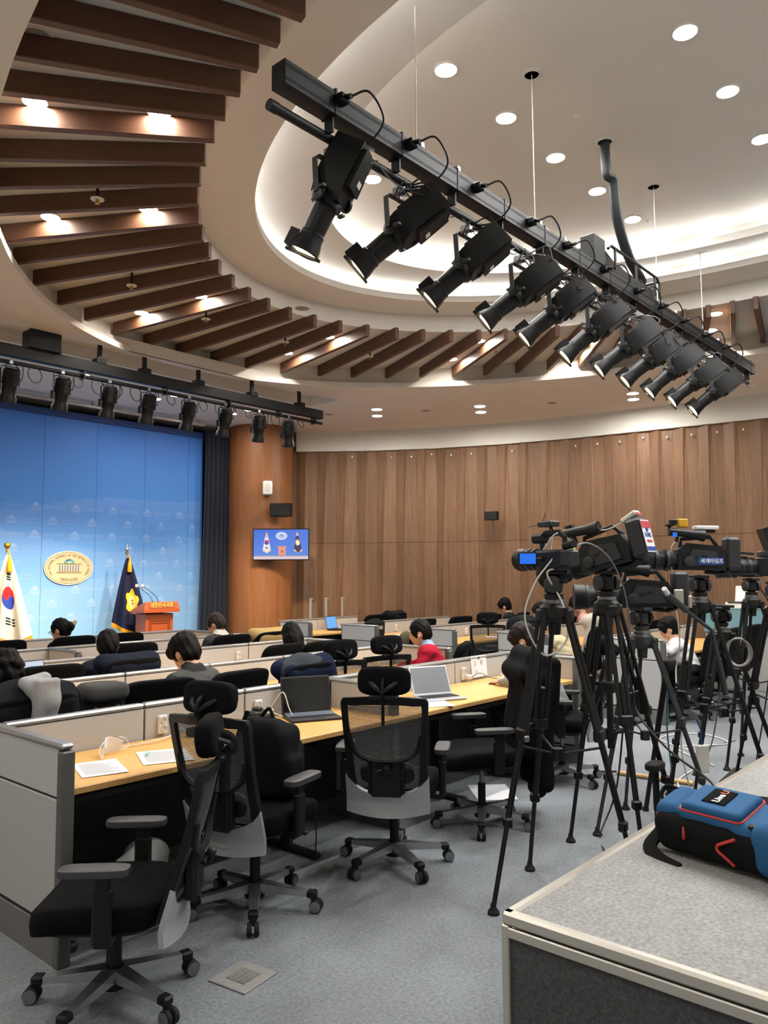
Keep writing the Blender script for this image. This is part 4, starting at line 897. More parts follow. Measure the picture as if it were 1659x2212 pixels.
def sdf(name, prims, mats, vox=.012, cuts=(), warp=None, parent=None, smooth=True):
    lo = np.min([np.minimum(p[1], p[2])-max(p[3], p[4]) if p[0] == 'cap' else p[1]-np.max(p[2])*1.1 for p in prims], axis=0)-.04
    hi = np.max([np.maximum(p[1], p[2])+max(p[3], p[4]) if p[0] == 'cap' else p[1]+np.max(p[2])*1.1 for p in prims], axis=0)+.04
    n = np.ceil((hi-lo)/vox).astype(int)+1
    G = np.stack(np.meshgrid(*[lo[i]+vox*np.arange(n[i]) for i in range(3)], indexing='ij'), -1).astype(np.float32)
    PW = warp(G) if warp is not None else None
    d = np.full(G.shape[:3], .5, np.float32); best = d.copy(); mid = np.full(d.shape, prims[0][5], np.int8)
    for p in prims:
        k = p[6]; mg = .05+k
        a_ = np.minimum(p[1], p[2])-max(p[3], p[4])-mg if p[0] == 'cap' else p[1]-(np.linalg.norm(p[2]) if (p[3] is not None if p[0] == 'elp' else p[4] is not None) else p[2])-mg
        b_ = np.maximum(p[1], p[2])+max(p[3], p[4])+mg if p[0] == 'cap' else p[1]+(np.linalg.norm(p[2]) if (p[3] is not None if p[0] == 'elp' else p[4] is not None) else p[2])+mg
        i0 = np.clip(np.floor((a_-lo)/vox).astype(int), 0, n); i1 = np.clip(np.ceil((b_-lo)/vox).astype(int)+1, 0, n)
        S = tuple(slice(i0[q], i1[q]) for q in range(3)); e = dist(p, G[S]); dd = d[S]
        h = np.clip(.5+.5*(dd-e)/k, 0, 1); d[S] = dd*(1-h)+e*h-k*h*(1-h)
        w_ = e < best[S]; best[S] = np.where(w_, e, best[S]); mid[S] = np.where(w_, p[5], mid[S])
    if PW is not None: d = d+PW
    for c in cuts: d = np.maximum(d, -dist(c, G))
    d = d.astype(np.float32)
    s = d < 0; nx, ny, nz = s.shape
    cnt = np.zeros((nx-1, ny-1, nz-1), np.int16); acc_ = np.zeros((nx-1, ny-1, nz-1, 3), np.float32); ne = np.zeros((nx-1, ny-1, nz-1), np.float32)
    sl = lambda o: tuple(slice(o[i], (n[i]-1)+o[i]) for i in range(3))
    cs = [(i, j, k) for i in (0, 1) for j in (0, 1) for k in (0, 1)]
    for c in cs: cnt += s[sl(c)]
    act = (cnt > 0) & (cnt < 8)
    for a in cs:
        for ax in range(3):
            if a[ax] == 0:
                b_ = list(a); b_[ax] = 1; da, db = d[sl(a)], d[sl(tuple(b_))]; x = (da < 0) != (db < 0)
                t = np.where(x, da/np.where(x, da-db, 1), 0); pos = np.zeros(da.shape+(3,), np.float32)
                pos[...] = a; pos[..., ax] += t; acc_ += np.where(x[..., None], pos, 0); ne += x
    idx = np.full(act.shape, -1, np.int64); ii = np.argwhere(act); idx[act] = np.arange(len(ii))
    vs = lo+vox*(ii+acc_[act]/ne[act][:, None]); fs = []; fm = []
    for ax in range(3):
        o1, o2 = [(1, 2), (2, 0), (0, 1)][ax]
        a = np.take(s, range(0, n[ax]-1), ax); b_ = np.take(s, range(1, n[ax]), ax); e = np.argwhere(a != b_)
        e = e[(e[:, o1] > 0) & (e[:, o2] > 0) & (e[:, o1] < n[o1]-1) & (e[:, o2] < n[o2]-1)]
        if not len(e): continue
        q = []
        for du, dv in ((0, 0), (1, 0), (1, 1), (0, 1)):
            c = e.copy(); c[:, o1] -= du; c[:, o2] -= dv; q.append(idx[c[:, 0], c[:, 1], c[:, 2]])
        q = np.stack(q, 1); ins = s[e[:, 0], e[:, 1], e[:, 2]]; q = np.where(ins[:, None], q, q[:, ::-1])
        fs.append(q); fm.append(mid[e[:, 0], e[:, 1], e[:, 2]])
    fs = np.concatenate(fs); fm = np.concatenate(fm).astype(np.int32); ok = (fs >= 0).all(1); fs, fm = fs[ok], fm[ok]
    # one round of smoothing
    for _ in range(2):
        sm = np.zeros_like(vs); cn = np.zeros(len(vs))
        for a in range(4):
            for b2 in (1, 3): np.add.at(sm, fs[:, a], vs[fs[:, (a+b2) % 4]]); np.add.at(cn, fs[:, a], 1)
        vs = vs*.45+.55*sm/np.maximum(cn, 1)[:, None]
    me = bpy.data.meshes.new(name); me.vertices.add(len(vs)); me.vertices.foreach_set('co', vs.astype(np.float32).ravel())
    me.loops.add(len(fs)*4); me.loops.foreach_set('vertex_index', fs.astype(np.int32).ravel()); me.polygons.add(len(fs)); me.polygons.foreach_set('loop_start', np.arange(0, len(fs)*4, 4, dtype=np.int32))
    for m_ in mats: me.materials.append(MATS[m_])
    me.polygons.foreach_set('material_index', fm); me.polygons.foreach_set('use_smooth', [True]*len(fs)); me.update(calc_edges=True); me.validate()
    return obj(name, me, parent)
CL = {}
def cloth(h, n=160, amt=.18):
    k = 'cloth_'+h
    if k not in MATS: mat(k, h, .95, noise=n, amt=amt, bump=.2, spec=.15)
    return k
mat('eye_white', 'e8e4dc', .3); mat('eye_dark', '17110e', .25); mat('lips', 'a8675a', .6)
def person(label, top, heading, shirt, pants='23242a', hair='short', collar=None, bow=.35, headyaw=0, lean=.18, hood=None, vest=None, sleeves=None, glasses=False, mask=False, arms=(1, 1), headoff=.16, hairc=None, earbud=False, voxel=.0105, turtle=False):
    """seated figure facing local +Y; head crown lands on top=(x, y, z)"""
    ztop = top[2]; hz = ztop-.115; hy = headoff
    h = D_(heading); ox, oy = -math.sin(h-PI/2)*hy, math.cos(h-PI/2)*hy
    t = thing('person', label, 'person', (top[0]-ox, top[1]-oy, 0), h-PI/2, 'people seated at the desks')
    MT = ['skin', cloth(shirt), cloth(pants), 'rubber', cloth(sleeves or shirt), cloth(collar or shirt), cloth(vest or shirt)]
    zs = min(.98, hz-.155); ys = hy*.55                      # shoulder line
    P = [elp((0, -.03, .56), (.175, .14, .12), 2, .05), cap((0, -.02, .62), (0, ys*.5, (.62+zs)/2), .135, .145, 6 if vest else 1, .06),
         rbx((0, ys-.02, zs-.10), (.165, .10, .14), .09, 6 if vest else 1, .06, rotm(rx=-lean)), cap((-.15, ys, zs-.02), (.15, ys, zs-.02), .062, .062, 6 if vest else 1, .05)]
    for s, on in ((-1, arms[0]), (1, arms[1])):
        el = (s*.235, ys+.06, .80 if on else .72); hd_ = (s*.10, .36, .765) if on else (s*.16, .22, .62)
        P += [cap((s*.185, ys, zs-.035), el, .058, .046, 4, .04), cap(el, hd_, .045, .032, 4, .025)]
        d = Vector(hd_)-Vector(el); d.normalize(); pc = Vector(hd_)+d*.05; sd = Vector((-d.y, d.x, 0))*s
        P += [elp(tuple(pc), (.036, .045, .016), 0, .015, rotm(rz=math.atan2(-d.x, d.y)))]
        for f, L in ((-.026, .055), (-.009, .07), (.009, .074), (.026, .062)):
            q = pc+sd*f+d*.03; q2 = q+d*L*.55+Vector((0, 0, .004)); q3 = q2+d*L*.5-Vector((0, 0, .014)); P += [cap(q, q2, .0095, .0085, 0, .006), cap(q2, q3, .0085, .007, 0, .004)]
        q = pc-sd*.03*1.0-d*.02; P += [cap(q, q-sd*.028+d*.035, .0105, .0085, 0, .008)]
        P += [cap((s*.095, .0, .545), (s*.11, .40, .535), .085, .06, 2, .04), cap((s*.11, .40, .53), (s*.12, .34, .12), .056, .04, 2, .03), cap((s*.12, .31, .055), (s*.13, .47, .045), .042, .034, 3, .02)]
    # neck, head, face
    RH = rotm(rx=-bow, rz=headyaw); C = V3((0, hy, hz))
    at = lambda x, y, z: C+RH @ V3((x, y, z))
    P += [cap((0, ys-.005, zs+.0), at(0, -.025, -.06), .056, .05, 5 if turtle else 0, .03)]
    if collar: P += [cap((-.035, ys, zs+.03), (.035, ys, zs+.03), .062, .062, 5, .01)]
    Rh = RH
    P += [elp(C, (.076, .096, .112), 0, .02, Rh), elp(at(0, .022, -.062), (.055, .066, .058), 0, .03, Rh), elp(at(0, .098, -.028), (.013, .017, .024), 0, .012, Rh), elp(at(0, .085, -.075), (.022, .012, .008), 0, .012, Rh), cap(at(-.035, .082, .012), at(.035, .082, .012), .012, .012, 0, .012)]
    for s in (-1, 1): P += [elp(at(s*.079, -.008, -.018), (.012, .022, .033), 0, .008, Rh)]
    if hood: P += [elp((0, ys-.09, zs+.015), (.15, .085, .075), 5, .03), cap((-.11, ys+.02, zs+.015), (0, ys-.1, zs+.05), .045, .05, 5, .04), cap((.11, ys+.02, zs+.015), (0, ys-.1, zs+.05), .045, .05, 5, .04)]
    def fold(G): return .0055*np.sin(G[..., 2]*62+G[..., 0]*17)*np.sin(G[..., 0]*31+G[..., 1]*23)*((G[..., 2] < zs+.01) & (np.abs(G[..., 1]) < .5))
    o = sdf('body', P, MT, voxel, warp=fold, parent=t)
    # eyes, mouth
    for s in (-1, 1):
        e = B().sup((0, 0, 0), (.024, .02, .016), 1, 1, 10, 6).build('eye', 'eye_white', t); e.location = tuple(at(s*.031, .082, -.002)); e.rotation_euler = (-bow, 0, headyaw)
        B().sup((0, .008, 0), (.011, .008, .012), 1, 1, 8, 5).build('pupil', 'eye_dark', e)
    e = B().sup((0, 0, 0), (.042, .014, .012), .8, .8, 10, 6).build('lips', 'lips', t); e.location = tuple(at(0, .088, -.075)); e.rotation_euler = (-bow, 0, headyaw)
    # hair
    hm = mat('hair_'+hairc, hairc, .6, spec=.2, noise=70, amt=.35, stretch=(1, 1, .2), bump=.3) and 'hair_'+hairc if hairc else 'hair'
    HP = [elp(at(0, -.012, .018), (.090, .105, .112), 0, .02, Rh)]
    if hair in ('short', 'fringe', 'thin'): HP += [elp(at(0, -.05, -.025), (.078, .062, .075), 0, .03, Rh)]
    if hair == 'fringe': HP += [elp(at(0, .075, .055), (.075, .038, .036), 0, .02, Rh), elp(at(.06, .05, .03), (.03, .045, .05), 0, .02, Rh), elp(at(-.06, .05, .03), (.03, .045, .05), 0, .02, Rh), elp(at(0, -.02, .06), (.098, .1, .085), 0, .03, Rh)]
    if hair == 'long': HP += [elp(at(0, -.05, -.06), (.095, .075, .12), 0, .03, Rh), cap(at(0, -.06, -.06), (0, ys-.11, zs-.16), .085, .06, 0, .04), cap(at(.06, -.03, -.06), (.09, ys-.06, zs-.1), .05, .035, 0, .03), cap(at(-.06, -.03, -.06), (-.09, ys-.06, zs-.1), .05, .035, 0, .03)]
    if hair == 'bun': HP += [elp(at(0, -.06, -.02), (.082, .06, .08), 0, .03, Rh), elp(at(0, -.125, .0), (.05, .045, .055), 0, .02, Rh)]
    if hair == 'curly': HP += [elp(at(.11*math.cos(a)*math.cos(b_), -.02+.11*math.sin(a)*math.cos(b_), .03+.1*math.sin(b_)), (.045, .045, .045), 0, .01) for a in ease(0, 2*PI, 10) for b_ in (-.5, .1, .7)]
    cuts = [elp(at(0, .125, -.045), (.066, .085, .088), 0, .01, Rh)]
    if hair in ('short', 'fringe', 'thin', 'bun'): cuts += [elp(at(s*.088, .005, -.035), (.022, .034, .052), 0, .01, Rh) for s in (-1, 1)]
    if hair in ('short', 'fringe', 'thin'): cuts += [rbx(at(0, -.06, -.155), (.15, .12, .055), .02, 0, .01, Rh)]
    amp = .006 if hair != 'curly' else .012
    def strand(G): return amp*np.sin(G[..., 0]*95+G[..., 2]*40)*np.sin(G[..., 1]*80-G[..., 2]*25)
    sdf('hair', HP, [hm], .0095, cuts, strand, t)
    if hair == 'bun': e = B().sup((0, 0, 0), (.05, .03, .075), .6, .8, 12, 8).build('hair_clip', 'cream', t); e.location = tuple(at(.02, -.165, .02)); e.rotation_euler = (.3, .5, 0)
    if glasses:
        b = B()
        for s in (-1, 1): b.tube([at(s*.033+.022*math.cos(f), .108, -.004+.018*math.sin(f)) for f in ease(0, 2*PI, 14)], .0022, 5); b.tube([at(s*.055, .106, 0), at(s*.082, .02, 0), at(s*.082, -.02, -.01)], .002, 5)
        b.tube([at(-.011, .11, 0), at(.011, .11, 0)], .002, 5); b.build('glasses', 'black_plastic', t)
    if mask:
        b = B()
        def f(u, v): x = (u-.5)*.14; return at(x, .108-(x*7)**2*.045-.02*(abs(v-.5)*2)**2, -.105+.095*v)
        b.slab(f, 12, 8, .003); b.build('face_mask', 'paper', t, 80)
    if earbud:
        e = B().sup((0, 0, 0), (.014, .014, .03), .8, .8, 8, 6).build('earbud', 'white_plastic', t); e.location = tuple(at(.085, .008, -.03))
        e = B().sup((0, 0, 0), (.014, .014, .03), .8, .8, 8, 6).build('earbud', 'white_plastic', t); e.location = tuple(at(-.085, .008, -.03))
    return t
person('person with dark hair pinned by a pale clip, glasses and black top, near the stage', (4.2, 8.5, 1.19), 112, '141416', hair='bun', glasses=True, bow=.3, headyaw=.25)
person('man in a navy suit seen from behind with cropped black hair', (3.36, 5.98, 1.215), 76, '191d2a', hair='short', collar='2a3350', bow=.12, headyaw=-.2)
person('person with curly dark hair beside the padded coat', (1.93, 4.66, 1.2), 92, '2a2023', hair='curly', bow=.4)
person('man in a dark grey vest and jumper bending over his desk', (3.24, 4.72, 1.235), 98, '3a3b3a', hair='fringe', sleeves='2f302f', vest='4a4b49', collar='2f302f', bow=.55, lean=.3, headoff=.2, headyaw=.1)
person('man in a grey suit jacket looking down, facing the stage', (5.42, 7.3, 1.235), 100, '3b3a38', hair='short', collar='d8d4cc', bow=.5, headyaw=.3, hairc='2a2320')
person('long-haired woman in a blue top seen from behind', (5.38, 6.0, 1.18), 78, '2c4676', hair='long', bow=.25)
person('person in a red jumper over a pale blue collar at the desk', (5.93, 4.76, 1.22), 126, 'a01c30', hair='short', collar='8b9fbb', bow=.22, earbud=True)
person('young person in a grey hooded top looking down, earbud in ear', (5.74, 3.50, 1.225), 110, '8d908d', hair='fringe', hood=True, collar='6f7376', bow=.5, headoff=.2, earbud=True, hairc='1c1413')
person('man with glasses in a dark jacket against the panelled wall', (11.52, 7.37, 1.233), 114, '202327', hair='fringe', glasses=True, bow=.35, earbud=True)
person('person wearing a white face mask and black jacket across the aisle', (10.72, 6.22, 1.20), 112, '17181a', hair='fringe', mask=True, bow=.3, glasses=True)
person('person in a pink top bowed over the desk by the panelled wall', (11.5, 6.0, 1.285), 116, 'cf9089', hair='fringe', bow=.65, headoff=.22)
person('person in a cream jumper behind the hooded one', (8.95, 5.06, 1.108), 108, 'd9cba4', hair='short', bow=.4, earbud=True)
person('person in a white top seen between the tripods', (8.95, 3.52, 1.14), 112, 'd9dadb', hair='fringe', bow=.4)
# ---------------------------------------------------------------- coats and bags
def garment(name, label, cat, loc, rz, prims, hexes, vox=.012, fold=(.008, 40, 9), group=None, cuts=()):
    t = thing(name, label, cat, loc, rz, group)
    def w_(G):
        x, y, z = G[..., 0], G[..., 1], G[..., 2]; f = fold[1]; c = x+y*.7
        return fold[0]*(np.sin(c*f*.55+1.6*np.sin(z*fold[2]*.5+1))+.7*np.sin(c*f*1.13+z*5.3+2*np.sin(z*2.1))+.6*np.sin(z*fold[2]*1.7+c*9))*(.55+.45*np.sin(x*7+z*4))
    sdf('fabric', prims, [cloth(h) for h in hexes], vox, cuts, w_, t); return t
def over_chair(w=.25, top=1.04, drop=.55, yb=-.30, th=.075): # coat hung over a chair back, local chair coordinates
    return [rbx((0, yb-.03, (top+drop)/2), (w, th, (top-drop)/2), .06, 0, .04, rotm(rx=.2)), cap((-w*.9, yb, top-.04), (w*.9, yb, top-.04), .07, .07, 0, .05)]
for (x, y), h, l, hx, ex, fold in [((1.95, 4.62), 92, 'dark padded coat swelling over a chair beside the grey scarf', '14161b', [elp((0, -.26, .86), (.34, .15, .24), 0, .06), elp((.16, -.3, .70), (.26, .17, .2), 0, .06)], (.012, 9, 30)),
    ((3.95, 4.60), 92, 'navy coat with grey lining hung over a chair back', '1a2238', [elp((-.05, -.36, .98), (.2, .07, .12), 1, .03), cap((.2, -.34, 1.0), (.3, -.36, .7), .07, .09, 0, .05)], (.008, 38, 9)),
    ((5.95, 7.34), 92, 'tan coat folded over the chair beside the man in the grey suit', 'b89c66', [], (.006, 30, 8)),
    ((9.5, 6.08), 88, 'black jacket spread over a chair across the aisle', '191d20', [elp((0, -.3, .9), (.33, .13, .2), 0, .06)], (.008, 30, 9)),
    ((9.62, 5.1), 92, 'pale trench coat hanging full length over a chair', 'b9b1a4', [rbx((0, -.36, .72), (.26, .07, .38), .05, 0, .05), cap((-.2, -.33, 1.05), (.15, -.33, 1.08), .075, .085, 0, .05)], (.011, 44, 7)),
    ((3.32, 5.92), 92, 'navy jacket hung over the chair of the man in navy', '171c2b', [], (.007, 34, 9)),
    ((4.43, 3.04), 142, 'long black coat draped over a chair and reaching almost to the floor', '0f0f10', [rbx((.06, -.43, .66), (.24, .06, .44), .05, 0, .05, rotm(rx=.10)), cap((-.17, -.35, 1.09), (.2, -.36, 1.09), .06, .07, 0, .05), rbx((.18, -.46, .42), (.12, .05, .30), .04, 0, .05)], (.010, 42, 7)),
    ((10.1, 9.0), 100, 'dark bundle of clothing on a chair by the metal poles', '15171a', [elp((0, -.2, .95), (.25, .14, .1), 0, .05)], (.01, 30, 9))]:
    garment('coat', l, 'coat', (x, y, 0), hd(h), over_chair(.24, 1.03 if 'trench' not in l else 1.08)+ex, [hx, '3c4046'], .013, fold, 'coats on chairs')
garment('scarf', 'light grey scarf hanging over the dark padded coat', 'scarf', (1.97, 4.19, 0), hd(92), [rbx((.01, -.04, .92), (.07, .022, .20), .02, 0, .03, rotm(rx=.10)), cap((-.06, .05, 1.09), (.04, .04, 1.10), .035, .04, 0, .04), cap((-.03, .0, 1.06), (.03, -.03, 1.0), .05, .06, 0, .04)], ['9a9a9b'], .010, (.009, 55, 12))
t = garment('backpack', 'grey and black camera backpack standing beside a black chair', 'backpack', (2.44, 4.42, .50), hd(80), [rbx((0, 0, .26), (.14, .10, .25), .05, 0, .02), rbx((0, -.06, .48), (.13, .11, .05), .04, 1, .03), rbx((.0, .09, .22), (.11, .05, .17), .03, 0, .02)], ['2a2b2c', '4b4b4a'], .010, (.003, 30, 9))
for sx in (-.06, .07): B().box((sx, -.108, .38), (.025, .012, .04), ch=.004).build('buckle', 'steel', t); B().box((sx, -.106, .22), (.022, .008, .36)).build('strap', 'black_fabric', t, 0)
t = garment('backpack', 'black backpack slung on the mesh chair facing away from the end panel', 'backpack', (2.72, 3.20, .50), hd(14), [rbx((0, .0, .20), (.15, .10, .19), .06, 0, .03), rbx((0, .11, .15), (.12, .06, .13), .04, 0, .02), rbx((0, -.02, .37), (.11, .07, .05), .05, 0, .03), rbx((.13, .0, .14), (.05, .07, .10), .03, 0, .02)], ['131416'], .010, (.005, 36, 9))
B().tube(spline([(-.06, -.1, .46), (-.1, -.14, .3), (-.08, -.12, .1)]), .012, 6, flat=(.04, .012)).build('shoulder_strap', 'black_fabric', t); B().tube(spline([(.05, -.02, .40), (0, .0, .46), (-.05, -.02, .40)]), .01, 6).build('grab_handle', 'black_fabric', t)
B().tube(spline([(.1, .16, .0), (.16, .2, -.14), (.15, .22, -.32)]), .012, 4, flat=(.03, .004)).build('loose_strap', 'black_fabric', t, 0)
# ================================================================ PRESS CAMERAS
mat('cam_black', '111214', .45, spec=.4); mat('cam_grey', '2a2c2f', .5); mat('tri_black', '0e0e0f', .45, .2); mat('tri_grey', '3b3d3e', .45, .4); mat('red_dot', 'c02222', .4)
mat('sticker_white', 'e6e8ec', .6); mat('sticker_blue', '23489c', .6); mat('sticker_red', 'c8404a', .6); mat('yellow', 'd8a31e', .5)
emis('lcd_blue', (.03, .17, .8), 1.0); emis('led_green', (.3, 1, .1), 2)
def tripod(label, c, zb, feet, m_='tri_black', head=True, rz=0, spread=.42, crank=False, pan=None):
    """two-stage tripod: bowl at height zb above c, feet on the floor (world xy)"""
    t = thing('tripod', label, 'tripod', (c[0], c[1], 0), 0, 'camera tripods')
    B().lathe([(.03, zb-.16), (.035, zb-.10), (.06, zb-.09), (.075, zb-.07), (.075, zb-.02), (.055, zb)], 18).build('bowl', m_, t)
    for i, f in enumerate(feet):
        d = Vector((f[0]-c[0], f[1]-c[1], 0)); L = d.length; d.normalize(); sd = Vector((-d.y, d.x, 0)); top = d*.075+Vector((0, 0, zb-.06)); ft = d*L+Vector((0, 0, .03))
        at = lambda k: top.lerp(ft, k)
        b = B(); b.box(top, (.05, .06, .07), rz=math.atan2(d.y, d.x), ch=.01)
        for s in (-1, 1): b.tube([at(0)+sd*.026*s, at(.42)+sd*.026*s], .0135, 8)
        b.box(at(.42), (.045, .075, .06), rz=math.atan2(d.y, d.x), ch=.008); lg = b.build('leg', m_, t)
        b = B(); b.tube([at(.28), at(.72)], .0165, 8); b.box(at(.72), (.04, .05, .05), rz=math.atan2(d.y, d.x), ch=.008); b.build('leg_stage', m_, lg)
        b = B(); b.tube([at(.6), at(1)], .0125, 8); b.build('leg_tip', 'tri_grey' if m_ == 'tri_grey' else m_, lg)
        b = B(); b.lathe([(.03, 0), (.03, .012), (.016, .03), (.014, .05)], 10, Matrix.Translation(d*L)); b.build('foot', 'rubber', lg)
        b = B(); b.box(at(.43)+sd*.05, (.03, .02, .03), ch=.005); b.build('lock_lever', 'steel' if i == 0 else m_, lg)
        k = .46; b = B(); b.tube([at(k), (0, 0, at(k).z-.06)], .007, 6); b.build('spreader_arm', m_, t)
    b = B(); b.lathe([(.03, at(.46).z-.09), (.03, at(.46).z-.03)], 10); b.build('spreader_hub', m_, t)
    if head:
        b = B(); b.lathe([(.045, zb), (.05, zb+.02), (.05, zb+.05)], 16); b.box((0, 0, zb+.10), (.07, .09, .10), rz=rz, ch=.015); hh = b.build('fluid_head', m_, t)
        for s in (-1, 1):
            M = Matrix.Translation((0, 0, zb+.10)) @ Matrix.Rotation(rz, 4, 'Z') @ Matrix.Translation((s*.052, 0, 0)) @ Matrix.Rotation(s*PI/2, 4, 'Y')
            b = B(); b.lathe([(.045, -.01), (.045, .012), (.03, .018), (0, .018)], 18, M); b.build('drag_dial', 'cam_grey', hh)
        B().box((0, 0, zb+.16), (.07, .16, .025), rz=rz, ch=.006).build('quick_plate', m_, hh)
        B().box((.04*math.cos(rz), .04*math.sin(rz), zb+.145), (.012, .016, .012), rz=rz).build('red_button', 'red_dot', hh, 0)
        B().lathe([(.052, zb-.0), (.056, zb+.008), (.056, zb+.018), (.05, zb+.022)], 20).build('level_ring', 'steel', hh)
    if pan:
        b = B(); p0 = Vector((0, 0, zb+.12)); b.tube([p0, p0+Vector(pan)*.7], .008, 8); b.tube([p0+Vector(pan)*.65, p0+Vector(pan)], .016, 10); b.build('pan_handle', m_, t)
    if crank:
        b = B(); q = Vector((.05, -.06, zb-.55)); b.tube([(0, 0, zb-.1), (0, 0, zb-.85)], .02, 8); b.box((0, 0, zb-.5), (.08, .08, .07), ch=.01); b.tube([q, q+Vector((.08, -.05, .02)), q+Vector((.09, -.05, -.1))], .008, 6); b.build('crank_column', m_, t)
    return t
def cable(name, label, pts, r, m_, group='loose cables'):
    return tag(B().tube(spline(pts, 7), r, 6).build(name, m_), label, 'cable', group)
def cam_root(label, loc, rz, tilt=0):
    t = thing('video_camera', label, 'camera', loc, rz, 'press cameras'); t.rotation_euler.x = tilt; return t
YX = Matrix.Rotation(-PI/2, 4, 'X')
def lens(t, y, z, prof, hood=True, ring='cam_grey'):
    b = B(); b.lathe(prof, 24, Matrix.Translation((0, y, z)) @ YX); o = b.build('lens', 'cam_black', t)
    e = prof[-1]; b = B(); b.lathe([(0, e[1]-.02), (e[0]*.8, e[1]-.015)], 18, Matrix.Translation((0, y, z)) @ YX); b.build('front_element', 'lens_glass', o)
    for k in (.25, .5, .72):
        yy = prof[0][1]+(prof[-1][1]-prof[0][1])*k; rr = max(p[0] for p in prof)*.96; b = B(); b.lathe([(rr*.9, yy-.012), (rr*.99, yy-.01), (rr*.99, yy+.01), (rr*.9, yy+.012)], 24, Matrix.Translation((0, y, z)) @ YX); b.build('focus_ring', ring, o)
    return o
# -- A: handheld-style camcorder on the open-edge tripod (lens toward the stage = local +Y)
CA = (3.66, 2.04)
tripod('tall black tripod under the compact camcorder, one foot by the platform corner', CA, 1.50, [(3.32, 2.22), (3.93, 2.38), (3.72, 1.62)], pan=(-.05, -.1, -.0), rz=.4)
t = cam_root('compact black camcorder with glowing blue side screen and top handle', (CA[0], CA[1], 1.672), D_(-22))
B().box((0, 0, .055), (.10, .20, .105), ch=.014).build('body', 'cam_black', t); lens(t, .08, .06, [(.05, 0), (.05, .09), (.056, .1), (.056, .15), (.062, .16), (.062, .2)])
b = B(); b.box((0, -.13, .06), (.075, .08, .085), ch=.01); bt = b.build('battery', 'cam_grey', t); B().box((.039, -.13, .062), (.003, .022, .05)).build('label', 'sticker_white', bt, 0)
b = B(); b.tube([(0, .08, .10), (0, .09, .16), (0, .06, .195), (0, -.06, .195), (0, -.10, .17), (0, -.10, .11)], .016, 8, flat=(.035, .022)); b.build('top_handle', 'cam_black', t)
b = B(); b.box((0, .10, .17), (.06, .10, .05), ch=.012); b.build('mic_holder', 'cam_black', t)
b = B(); b.box((0, .03, .245), (.07, .11, .03), ch=.006); b.tube([(0, .0, .2), (0, .02, .24)], .01, 6); rc = b.build('wireless_receiver', 'cam_grey', t)
for q in ((.03, .09, .31), (-.04, .15, .235)): B().tube([(0, .08, .25), q], .002, 5).build('antenna', 'black_plastic', rc)
sc_ = B().box((0, 0, 0), (.10, .012, .07), ch=.004).build('side_screen', 'cam_black', t); sc_.location = (-.125, .05, .062); sc_.rotation_euler = (0, 0, -.55)
B().box((0, -.0072, 0), (.082, .002, .054)).build('display', 'lcd_blue', sc_, 0)
b = B(); b.tube([(-.05, .02, .06), (-.085, .03, .06)], .012, 6); b.build('screen_hinge', 'cam_black', t)
b = B(); b.tube([(.0, -.10, .125), (.0, -.17, .135)], .022, 12); b.build('viewfinder', 'cam_black', t); B().box((.0, -.172, .108), (.006, .004, .006)).build('tally_light', 'led_green', t, 0)
cable('white_cable', 'white cable looping down from the compact camcorder to its tripod', [(3.60, 2.0, 1.74), (3.55, 2.09, 1.60), (3.52, 2.13, 1.42), (3.58, 2.06, 1.24), (3.66, 1.97, 1.32), (3.64, 1.98, 1.50), (3.58, 2.03, 1.66), (3.66, 1.96, 1.68)], .005, 'cable_white')
cable('white_cable', 'white cable loop hanging on the top handle of the compact camcorder', [(3.60, 2.06, 1.78), (3.62, 2.0, 1.86), (3.66, 1.96, 1.85), (3.67, 1.96, 1.78), (3.62, 2.02, 1.77), (3.63, 2.02, 1.84)], .004, 'cable_white')
